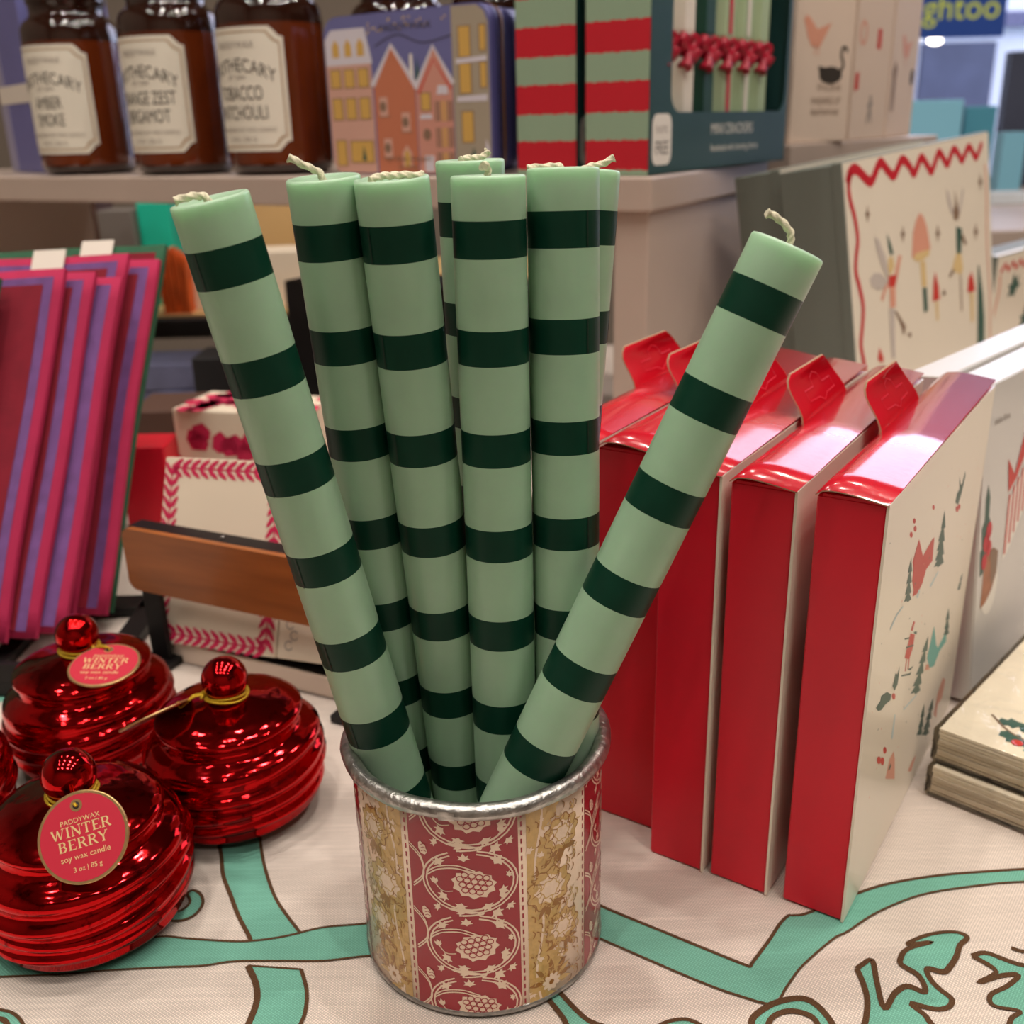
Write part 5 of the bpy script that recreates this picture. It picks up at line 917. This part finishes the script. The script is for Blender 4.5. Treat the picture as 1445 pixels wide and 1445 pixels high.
# bird print cartons
def bird_carton(x, y, ang, L, kind, label, w=.055, h=.26, dz=0):
    a = radians(ang); m = frame((x, y, .2743), (sin(a), -cos(a), 0), (cos(a), sin(a), 0))
    t = thing('printed_carton', label, 'box', m, 'beige cartons printed with birds and figures')
    b = MB(); b.box((-w, 0, 0), (0, L, h), 'beigebox'); b.bevel(.0012, 2); b.build('carton', t)
    b = MB(); fn = lambda u, v, o: V((.0001 + o, u, v)); 
    b.box((.00002, .001, .001), (.0002, L - .001, h - .001), 'beigebox')
    bird = [(-.5, .15), (-.62, .32), (-.5, .45), (-.3, .35), (.0, .12), (.3, .2), (.62, .3), (.35, -.05), (.15, -.3), (-.2, -.3), (-.42, -.05)]
    def P(pts, x0, y0, s, m): b.decal(fn, [(x0 + px * s, y0 + py * s) for px, py in pts], m, .0004)
    if kind == 0:
        P(bird, .036, .106, .040, 'ink_pink'); b.stroke(fn, [(.034, .097), (.034, .086)], .0016, 'ink_pink', .0004); b.stroke(fn, [(.040, .097), (.041, .086)], .0016, 'ink_pink', .0004)
        b.dot(fn, .066, .067, .021, .0085, 'ink_black', .0004, n=18); b.decal(fn, [(.046, .067), (.042, .076), (.054, .0745), (.066, .0755), (.074, .070)], 'ink_black', .00042)
        b.stroke(fn, [(.080, .069), (.088, .077), (.083, .087), (.085, .094), (.091, .094), (.094, .090)], lambda q: .0045 - .0015 * q, 'ink_black', .0004, smooth=5)
        b.text(fn, '8 fl oz (236 ml)', .065, .052, .010, 'ink_brown', .0004, sx=.7); b.text(fn, 'WASHING UP', .060, .038, .011, 'ink_brown', .0004, sx=.8); b.text(fn, 'liquid hand soap', .060, .028, .0105, 'ink_brown', .0004, sx=.75)
    elif kind == 1:
        b.stroke(fn, [(.018 + .009 * cos(q), .112 + .011 * sin(q)) for q in [2 * pi * i / 14 for i in range(14)]], .004, 'ink_pink', .0004, closed=True)
        b.decal(fn, [(.060, .097), (.072, .097), (.072, .118), (.060, .118)], 'ink_red', .0004); b.decal(fn, [(.004, .052), (.016, .054), (.014, .072), (.004, .07)], 'ink_red', .0004)
        P([(-.2, -.6), (0, -.2), (.2, -.6), (.3, -.5), (.12, .1), (.3, .3), (.1, .35), (.1, .6), (-.12, .6), (-.12, .35), (-.35, .1), (-.1, .1), (-.32, -.5)], .055, .032, .026, 'ink_grey')
        b.box((.0001, .001, .199), (.0004, L - .001, .2006), 'ink_brown')
    else:
        P(bird, .055, .102, .036, 'ink_pink'); b.stroke(fn, [(.055, .092), (.055, .082)], .002, 'ink_pink', .0004)
        P([(-.25, -1), (-.1, -1), (0, -.1), (.1, -1), (.25, -1), (.18, .2), (.3, .6), (.0, .9), (-.3, .5), (-.18, .1)], .015, .060, .030, 'ink_brown'); b.dot(fn, .088, .07, .008, .01, 'ink_black', .0004)
        b.box((.0001, .001, .194), (.0004, L - .001, .1956), 'ink_brown')
    b.build('printed_front', t)
bird_carton(.3021, 1.145, 39.75, .105, 0, 'beige carton printed with an orange bird above a black swan')
bird_carton(.393, 1.235, 50.25, .105, 1, 'beige carton printed with a wreath and small figures, middle of its row')
bird_carton(.4712, 1.34, 53.75, .105, 2, 'beige carton furthest right in its row, printed with a small orange hen')
m = frame((.300, 1.125, .0005), (.66, .75, 0), (-.75, .66, 0))
b = MB(); b.box((0, 0, 0), (.42, .075, .2735), 'shelf'); b.bevel(.002, 2)
tag(b.build('display_riser', None, m), 'taupe riser behind the large illustrated boxes carrying the bird print cartons', 'riser')

# large cream gift boxes with the fairy print
P0 = V((.27, .86, .265)); FH = V((.68116, .73031, .0517)); FU = V((-.14296, .06343, .98769))
def fairy_box(m, w, h, d, label, full=True, zig='ink_red'):
    t = thing('illustrated_gift_box', label, 'box', m, 'large cream illustrated gift boxes')
    b = MB(); b.box((0, .002, 0), (w, d, h), 'greencard'); b.bevel(.001, 1); b.build('box_base', t)
    b = MB(); b.box((-.001, -.0005, -.001), (w + .001, .009, h + .001), ('greencard', 'creamcard', 'creamcard', 'greencard', 'greencard', 'greencard'))
    b.bevel(.0012, 2)
    if full:
        fn = lambda u, v, o: V((u, -.0006 - o, h + v))
        cols = ('creamcard', 'ink_red', 'ink_pink', 'ink_green', 'ink_brown', 'ink_gold', 'ink_lilac')
        for k, (mi, pts) in enumerate(FAIRY_ART): b.decal(fn, pts, cols[mi], .0002 + .00002 * (k % 10))
        b.stroke(fn, FAIRY_TOP, lambda q: .0088 - .0018 * q, 'redstripe', .0002, smooth=5)
        b.stroke(fn, FAIRY_SIDE, .0058, 'redstripe', .0002, smooth=5)
        b.stroke(fn, [(w - .012 + .0015 * sin(i), -.03 - .016 * i) for i in range(15)], .003, 'ink_pink', .0002, smooth=5)
        b.text(fn, 'Elf Box', w * .62, -h + .035, .02, 'ink_gold', .0002)
    else:
        fn = lambda u, v, o: V((u, -.0006 - o, v))
        n = 20
        b.stroke(fn, [(.012 + (w - .024) * i / n, h - .017 + (.008 if i % 2 else 0)) for i in range(n + 1)], .0045, zig, .0002)
        b.stroke(fn, [(.012 + .003 * sin(i * .9), h - .02 - (h - .04) * i / 14) for i in range(15)], .0045, 'ink_pink', .0002, smooth=4)
        for x, y in ((.06, .11), (.11, .07), (.15, .12)): b.decal(fn, leaf_poly(x, y, .02, .3), 'ink_green', .0003)
    b.build('box_lid', t)
    return t
fb = V((.68116, .73031, .0517)); h_ = .2575
fm = frame(P0 - FU * h_, FH, FU.cross(FH) if False else V((0, 0, 1)).cross(FH))
fy = FU.normalized().cross(FH.normalized())
fm = Matrix((FH.normalized(), fy, FH.normalized().cross(fy))).transposed().to_4x4(); fm.translation = P0 - FU * h_
fairy_box(fm, .32, h_, .056, 'large cream gift box with a wavy red border, fairies and mushrooms')
fm2 = fm.copy(); fm2.translation = fm.translation + fy * .062 + FH.normalized() * .012 + V((0, 0, .002))
fairy_box(fm2, .30, h_, .044, 'large gift box standing right behind the fairy one, showing its grey green side', True)
a = radians(45)
fm3 = frame((.512, 1.085, .0008), (cos(a), sin(a), 0), (-sin(a), cos(a), 0))
fairy_box(fm3, .24, .158, .04, 'cream gift box with a red zigzag border at the right edge, green side showing', False)

# ------------------------------------------------------------------ burgundy cloths leaning in a black rack
SHEETS = [  # bottom right corner, top right corner, kind, label
 ((-.318, .526, .022), (-.3235, .668, .217), 'g', 'green folded cloth at the far left edge in front of the burgundy ones'),
 ((-.2798, .540, .0223), (-.2856, .6818, .2193), 'b', 'burgundy folded cloth nearest the front of the stack, purple border'),
 ((-.2749, .546, .0213), (-.2689, .6864, .2164), 'b', 'burgundy folded cloth second from the front of the stack'),
 ((-.2709, .552, .0214), (-.2534, .6898, .2128), 'b', 'burgundy folded cloth third from the front, its wide purple edge showing'),
 ((-.2518, .578, .0207), (-.2592, .7244, .2241), 'l', 'burgundy folded cloth with the lower white sewn label'),
 ((-.2486, .585, .0172), (-.2414, .7307, .2195), 'b', 'burgundy folded cloth furthest right in the stack'),
 ((-.2490, .592, .0157), (-.2396, .7446, .2276), 'd', 'dark green and red folded cloth at the back with the upper white label'),
]
YN = V((-.97, .20, -.04))
for i, (p, q, kind, label) in enumerate(SHEETS):
    p, q = V(p), V(q); up = q - p; L = up.length
    m = frame(q, -YN, up)          # origin at the top right corner, x to the right, y up the cloth, z toward the viewer
    t = thing('folded_cloth', label, 'cloth', m, 'folded cloths in the black rack')
    W = .20; base = {'g': 'greencloth', 'b': 'magenta', 'l': 'magenta', 'd': 'greencloth'}[kind]
    b = MB(); nu, nv = 8, 14; th = .0032
    bend = lambda u, v: V((u, v, .0012 * sin(v * 30 + i) - .004 * (v / L) ** 2 + .0008 * sin(u * 60 + i * 2)))
    for side in (0, 1):
        g = [[b.bm.verts.new(bend(-W + W * a / nu, -L + L * c / nv) + V((0, 0, 0 if side == 0 else -th))) for a in range(nu + 1)] for c in range(nv + 1)]
        for c in range(nv):
            for a in range(nu):
                f = b.bm.faces.new([g[c][a], g[c][a + 1], g[c + 1][a + 1], g[c + 1][a]] if side == 0 else [g[c][a], g[c + 1][a], g[c + 1][a + 1], g[c][a + 1]]); f.material_index = b.mi(base); f.smooth = True
        if side == 0: g0 = g
    rim0 = g0[0] + [r[-1] for r in g0[1:]] + g0[-1][-2::-1] + [r[0] for r in g0[-2:0:-1]]
    rim1 = g[0] + [r[-1] for r in g[1:]] + g[-1][-2::-1] + [r[0] for r in g[-2:0:-1]]
    for k in range(len(rim0)):
        f = b.bm.faces.new([rim0[k], rim1[k], rim1[(k + 1) % len(rim0)], rim0[(k + 1) % len(rim0)]]); f.material_index = b.mi(base)
    fn = lambda u, v, o: bend(u, v) + V((0, 0, o))
    if kind != 'g':
        def quad(u0, u1, v0, v1, mm, off):
            n = 14
            for k in range(n):
                a, c = v0 + (v1 - v0) * k / n, v0 + (v1 - v0) * (k + 1) / n
                for s in range(4):
                    x0, x1 = u0 + (u1 - u0) * s / 4, u0 + (u1 - u0) * (s + 1) / 4
                    f = b.face([fn(x0, a, off), fn(x1, a, off), fn(x1, c, off), fn(x0, c, off)], mm); f.smooth = True
        e = .0066; pw = .0068 if i != 3 else .012
        quad(-W, -e, -L + .004, -e * .9, 'purple' if kind != 'd' else 'burgundy', .0005)
        quad(-W, -e - pw, -L + .004, -e * .9 - pw * .8, 'burgundy', .0009)
    b.build('cloth_panel', t)
    if kind in 'ld':
        x0 = {'l': -.060, 'd': -.052}[kind]
        b = MB(); b.box((x0 - .0125, -.017 if kind == 'l' else -.010, .0013), (x0 + .0125, .004, .0022), 'whitepaper')
        lf = lambda u, v, o: V((x0 + u, -.006 + v, .0022 + o))
        b.build('sewn_label', t)
# the rack the cloths stand in
t = thing('cloth_rack', 'black metal rack holding the burgundy cloths on the tablecloth', 'rack', Matrix.Translation((-.33, .56, .0008)))
b = MB(); b.box((-.16, -.045, 0), (.10, -.030, .008), 'black'); b.box((-.16, .055, 0), (.10, .075, .006), 'black'); b.box((.080, -.045, 0), (.095, .075, .006), 'black'); b.box((-.16, -.045, 0), (-.145, .075, .006), 'black'); b.box((.012, -.045, 0), (.024, .075, .006), 'black')
b.build('base_frame', t)
b = MB(); b.box((-.16, -.045, .0082), (.10, -.041, .020), 'black'); b.build('front_lip', t)
for x in (-.15, .03):
    b = MB(); b.tube([(x, .062, .004), (x, .085, .05), (x, .205, .21)], .004, 'black', n=8); b.build('back_support', t)

# leaf-bordered boxes in their holder
e1 = V((.0814, -.0389, 0)).normalized(); e2 = V((.0013, .0454, .1029)).normalized()
e1, e2 = (e1 + e2 * .07).normalized(), (e2 + e1 * .09).normalized()
BM = frame((-.2205, .5562, .0125), e1, e2)      # x right along the box, y up its face, z toward the viewer
def leaf_border(b, fn, w, h, m, inset=.0042):
    n = 0
    def sprig(x, y, ang, s):
        for sd in (-1, 1):
            b.decal(fn, leaf_poly(x, y, s, ang + sd * .62, ((0, 0), (.2, .4), (.12, .95), (0, 1.15), (-.14, .8), (-.16, .3))), m, .0003)
    y = inset + .003
    for (x0, y0, x1, y1) in ((inset + .002, inset + .002, inset + .002, h - inset), (inset + .002, h - inset - .002, w - inset, h - inset - .002), (w - inset - .002, inset, inset + .002, inset + .002), (w - inset - .002, h - inset, w - inset - .002, inset)):
        d = math.hypot(x1 - x0, y1 - y0); k = int(d / .0064); a = atan2(y1 - y0, x1 - x0) - pi / 2
        for i in range(k): sprig(x0 + (x1 - x0) * i / k, y0 + (y1 - y0) * i / k, a, .0088)
        b.stroke(fn, [(x0, y0), (x1, y1)], .0010, m, .0003)
        nx, ny = -(y1 - y0) / d, (x1 - x0) / d
def stationery_box(m, w, h, d, label, mode):
    t = thing('stationery_box', label, 'box', m, 'cream stationery boxes in the holder')
    b = MB(); b.box((0, 0, -d), (w, h, 0), 'creambox'); b.bevel(.0008, 1); b.build('box_base', t)
    b = MB(); fn = lambda u, v, o: V((u, v, .0004 + o)); b.box((.0004, .0004, .00005), (w - .0004, h - .0004, .0004), 'creambox')
    if mode == 'leaf': leaf_border(b, fn, w, h, 'pink')
    else:
        for i in range(16):
            cy = .008 + i * .006
            if cy > h - .006: break
            b.stroke(fn, [(.0085 + (.0028 if i % 2 else -.0005) + .0026 * cos(q), cy + .0026 * sin(q)) for q in [radians(40 + 300 * j / 9) for j in range(10)]], .0006, 'ink_grey', .0003)
        b.text(fn, 't.', .026, h * .55, .006, 'ink_grey', .0003)
    b.build('printed_lid', t)
stationery_box(BM, .0905, .112, .034, 'cream stationery box bordered with raspberry leaves in the wood fronted holder', 'leaf')
stationery_box(BM @ Matrix.Translation((.0915, 0, -.001)), .080, .105, .034, 'cream stationery box with a column of grey scrolls, right of the leaf bordered box', 'scroll')
p0, p1 = V((-.2235, .5525, .0)), V((-.075, .4815, .0)); ex = (p1 - p0).normalized()
HM = frame((p0.x, p0.y, .0008), ex, V((0, 0, 1)).cross(ex)); HW = (p1 - p0).length
t = thing('label_holder', 'black metal holder with a brown wooden front plate', 'holder', HM)
b = MB(); rslab(b, rrect(HW, .0385, .006, x0=0, y0=.050), -.004, .0, 'wood'); b.build('wooden_plate', t)
b = MB(); b.box((.002, .0002, .086), (HW - .002, .011, .0885), 'black')
b.lathe([(.0014, 0), (.0013, .0006), (.0006, .0009), (0, .001)], 12, 'zinc', T=Matrix.Translation((.066, .006, .0885))); b.build('top_bar', t)
for x in (.004, HW - .018):
    b = MB(); b.box((x, .0005, .0), (x + .013, .004, .086), 'black'); b.box((x - .004, -.014, 0), (x + .017, .035, .004), 'black'); b.build('leg', t)
b = MB(); b.box((-.002, .010, .0), (HW + .02, .060, .0116), 'black'); b.box((.0, .0075, .0), (HW + .02, .0098, .0116), 'beigebox'); b.build('base_shelf', t)

def simple(name, label, cat, lo, hi, m, deg=0, group=None, bev=.0015, parts=None):
    cx, cy = (lo[0] + hi[0]) / 2, (lo[1] + hi[1]) / 2
    b = MB(); b.box((lo[0] - cx, lo[1] - cy, 0), (hi[0] - cx, hi[1] - cy, hi[2] - lo[2]), m); b.bevel(bev, 2)
    if parts: parts(b, hi[0] - cx, hi[1] - cy, hi[2] - lo[2])
    o = b.build(name, None, yaw(cx, cy, lo[2], deg)); return tag(o, label, cat, group)
def petals(b, hx, hy, h):
    for fn in (lambda u, v, o: V((u, -hy - o, v)), lambda u, v, o: V((u, v - .05, h + o))):
        for i in range(34): b.decal(fn, leaf_poly(rng.uniform(-hx * .95, hx * .9), rng.uniform(.006, h * .88) if fn(0, 0, 0).z < .001 else rng.uniform(.024, .072), .016, rng.uniform(0, 6.3), ((0, 0), (.5, .3), (.45, .9), (0, 1.2), (-.4, .8), (-.4, .2))), 'pink', .0003)
simple('patterned_box', 'white box with raspberry pink petal print behind the leaf bordered box', 'box', (-.262, .775, .0005), (-.150, .835, .096), 'creambox', -16, parts=petals)
simple('red_box', 'small red box left of the leaf bordered stationery box', 'box', (-.305, .76, .0005), (-.268, .80, .074), 'redcard')
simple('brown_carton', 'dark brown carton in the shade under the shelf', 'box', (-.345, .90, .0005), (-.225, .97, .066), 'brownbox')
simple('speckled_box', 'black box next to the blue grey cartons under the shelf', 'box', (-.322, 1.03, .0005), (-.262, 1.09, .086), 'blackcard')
simple('gap_fill_crate', 'wide black crate filling the shadowed gaps under the shelf behind the candles', 'crate', (-.245, 1.10, .0005), (.055, 1.2, .142), 'blackcard', -28)  # assumed black boxes, widened to stand in for the shadow beside the panel
for i, (x, y, z, w, h) in enumerate(((-.385, 1.15, .0005, .05, .034), (-.377, 1.15, .0353, .044, .028), (-.44, 1.19, .0005, .04, .05))):
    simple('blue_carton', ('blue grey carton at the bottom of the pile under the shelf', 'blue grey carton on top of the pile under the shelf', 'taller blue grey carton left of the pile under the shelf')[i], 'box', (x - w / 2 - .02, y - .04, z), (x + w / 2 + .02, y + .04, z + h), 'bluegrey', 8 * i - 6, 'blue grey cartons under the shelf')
legs_table('back_table', 'black edged side table behind the shelf carrying mixed stock', -1.5, .1, 1.60, 2.3, .03, 'blackcard')
b = MB(); b.box((-1.49, 1.62, .0303), (.09, 2.29, .034), 'tan'); tag(b.build('table_runner'), 'beige runner on the table behind the shelf', 'runner')
Z2 = .0343
simple('turquoise_box', 'bright turquoise box on the table behind the shelf', 'box', (-.592, 1.72, Z2), (-.540, 1.78, .197), 'tealflat')
simple('grey_box', 'grey box left of the turquoise box behind the shelf', 'box', (-.650, 1.70, Z2), (-.594, 1.76, .188), 'greybox')
simple('brown_case', 'dark brown case left of the grey box behind the shelf', 'box', (-.86, 1.76, Z2), (-.672, 1.84, .205), 'brownbox')
simple('lilac_box', 'lilac box standing at the back behind the turquoise box', 'box', (-.66, 1.92, Z2), (-.46, 1.98, .19), 'lilac')
simple('tan_box', 'tan box on the back table seen between two candles', 'box', (-.45, 1.82, Z2), (-.36, 1.88, .19), 'tan')
simple('lavender_box', 'pale lavender box left of the tan box on the back table', 'box', (-.475, 1.79, Z2), (-.452, 1.83, .19), 'lilaclight')
simple('paper_stack', 'stack of cream paper on the back table before the tan box', 'paper', (-.43, 1.66, Z2), (-.31, 1.75, .122), 'creambox', 6)
simple('cream_stack', 'stack of cream boxes right of the orange pleated paper on the back table', 'box', (-.502, 1.655, Z2), (-.436, 1.72, .098), 'creambox', -4)
b = MB()
for k in range(9):
    x = -.018 + k * .0045
    b.box((x, -.015 + .004 * (k % 2), 0), (x + .0038, .02, .100 - .004 * abs(k - 4)), 'orange', Matrix.Rotation(radians(-5 + k * .9), 4, 'Y'))
tag(b.build('pleated_paper', None, Matrix.Translation((-.520, 1.64, Z2))), 'bundle of orange pleated paper right of the cloths on the back table', 'paper')

# shop fittings between the shelf and the window
legs_table('window_table', 'table near the shop window with blue paper bags', .62, 1.7, 1.9, 3.2, .10, 'shelf')
simple('blue_bag', 'large sky blue paper bag on the table near the shop window', 'bag', (.76, 2.15, .1004), (.905, 2.25, .325), 'bluebag', 4)
simple('teal_bag', 'deep teal paper bag right of the sky blue bag near the window', 'bag', (.925, 2.17, .1004), (.985, 2.25, .312), 'tealbag', -6)
simple('small_blue_bag', 'small bright blue paper bag in front of the slate board', 'bag', (1.27, 2.75, .1004), (1.33, 2.8, .252), 'bluebag', 0)
simple('display_board', 'tall slate coloured board standing by the shop window', 'board', (1.40, 3.05, .1004), (1.85, 3.09, .455), 'slate', 0)
simple('pale_box', 'pale box low in front of the slate board near the window', 'box', (1.12, 2.45, .1004), (1.42, 2.55, .125), 'palestone', 0)

# ------------------------------------------------------------------ daylight, camera
l = bpy.data.lights.new('window_daylight', 'AREA'); l.shape = 'RECTANGLE'; l.size = 2.7; l.size_y = 2.7; l.cycles.is_portal = True
lo = bpy.data.objects.new('window_daylight', l); COL.objects.link(lo); lo.matrix_world = frame((2.17, 3.97, 1.07), (-1, 0, 0), (0, 0, 1))
wld = bpy.data.worlds.new('daylight'); sc.world = wld; wld.use_nodes = True
nt = wld.node_tree; bg = nt.nodes['Background']
tc = nt.nodes.new('ShaderNodeTexCoord'); sp = nt.nodes.new('ShaderNodeSeparateXYZ'); rp = nt.nodes.new('ShaderNodeValToRGB')
nt.links.new(tc.outputs['Generated'], sp.inputs[0]); nt.links.new(sp.outputs['Z'], rp.inputs['Fac']); nt.links.new(rp.outputs['Color'], bg.inputs['Color'])
rp.color_ramp.elements[0].color = (.50, .62, .88, 1); rp.color_ramp.elements[0].position = .0
rp.color_ramp.elements[1].color = (.80, .78, 1.0, 1); rp.color_ramp.elements[1].position = .35
bg.inputs['Strength'].default_value = SKY

TH, RO = radians(20.7), radians(-1.5)
fwd = V((0, cos(TH), -sin(TH))); right = V((1, 0, 0)); up = right.cross(fwd)
r_ = right * cos(RO) + up * sin(RO); u_ = -right * sin(RO) + up * cos(RO)
cam = bpy.data.cameras.new('camera'); cam.sensor_width = 36; cam.lens = 36; cam.clip_start = .01; cam.clip_end = 60
cam.dof.use_dof = True; cam.dof.focus_distance = .345; cam.dof.aperture_fstop = 13
co = bpy.data.objects.new('camera', cam); COL.objects.link(co)
mm = Matrix((r_, u_, -fwd)).transposed().to_4x4(); mm.translation = (0, 0, .30); co.matrix_world = mm
sc.camera = co
sc.view_settings.view_transform = 'Standard'; sc.view_settings.look = 'None'; sc.view_settings.gamma = 1; sc.view_settings.use_curve_mapping = False
sc.view_settings.exposure = EXPO
sc.cycles.max_bounces = 8; sc.cycles.diffuse_bounces = 4; sc.cycles.glossy_bounces = 4; sc.cycles.transmission_bounces = 6; sc.cycles.transparent_max_bounces = 8
sc.cycles.caustics_reflective = False; sc.cycles.caustics_refractive = False; sc.cycles.sample_clamp_indirect = 6; sc.cycles.use_denoising = True
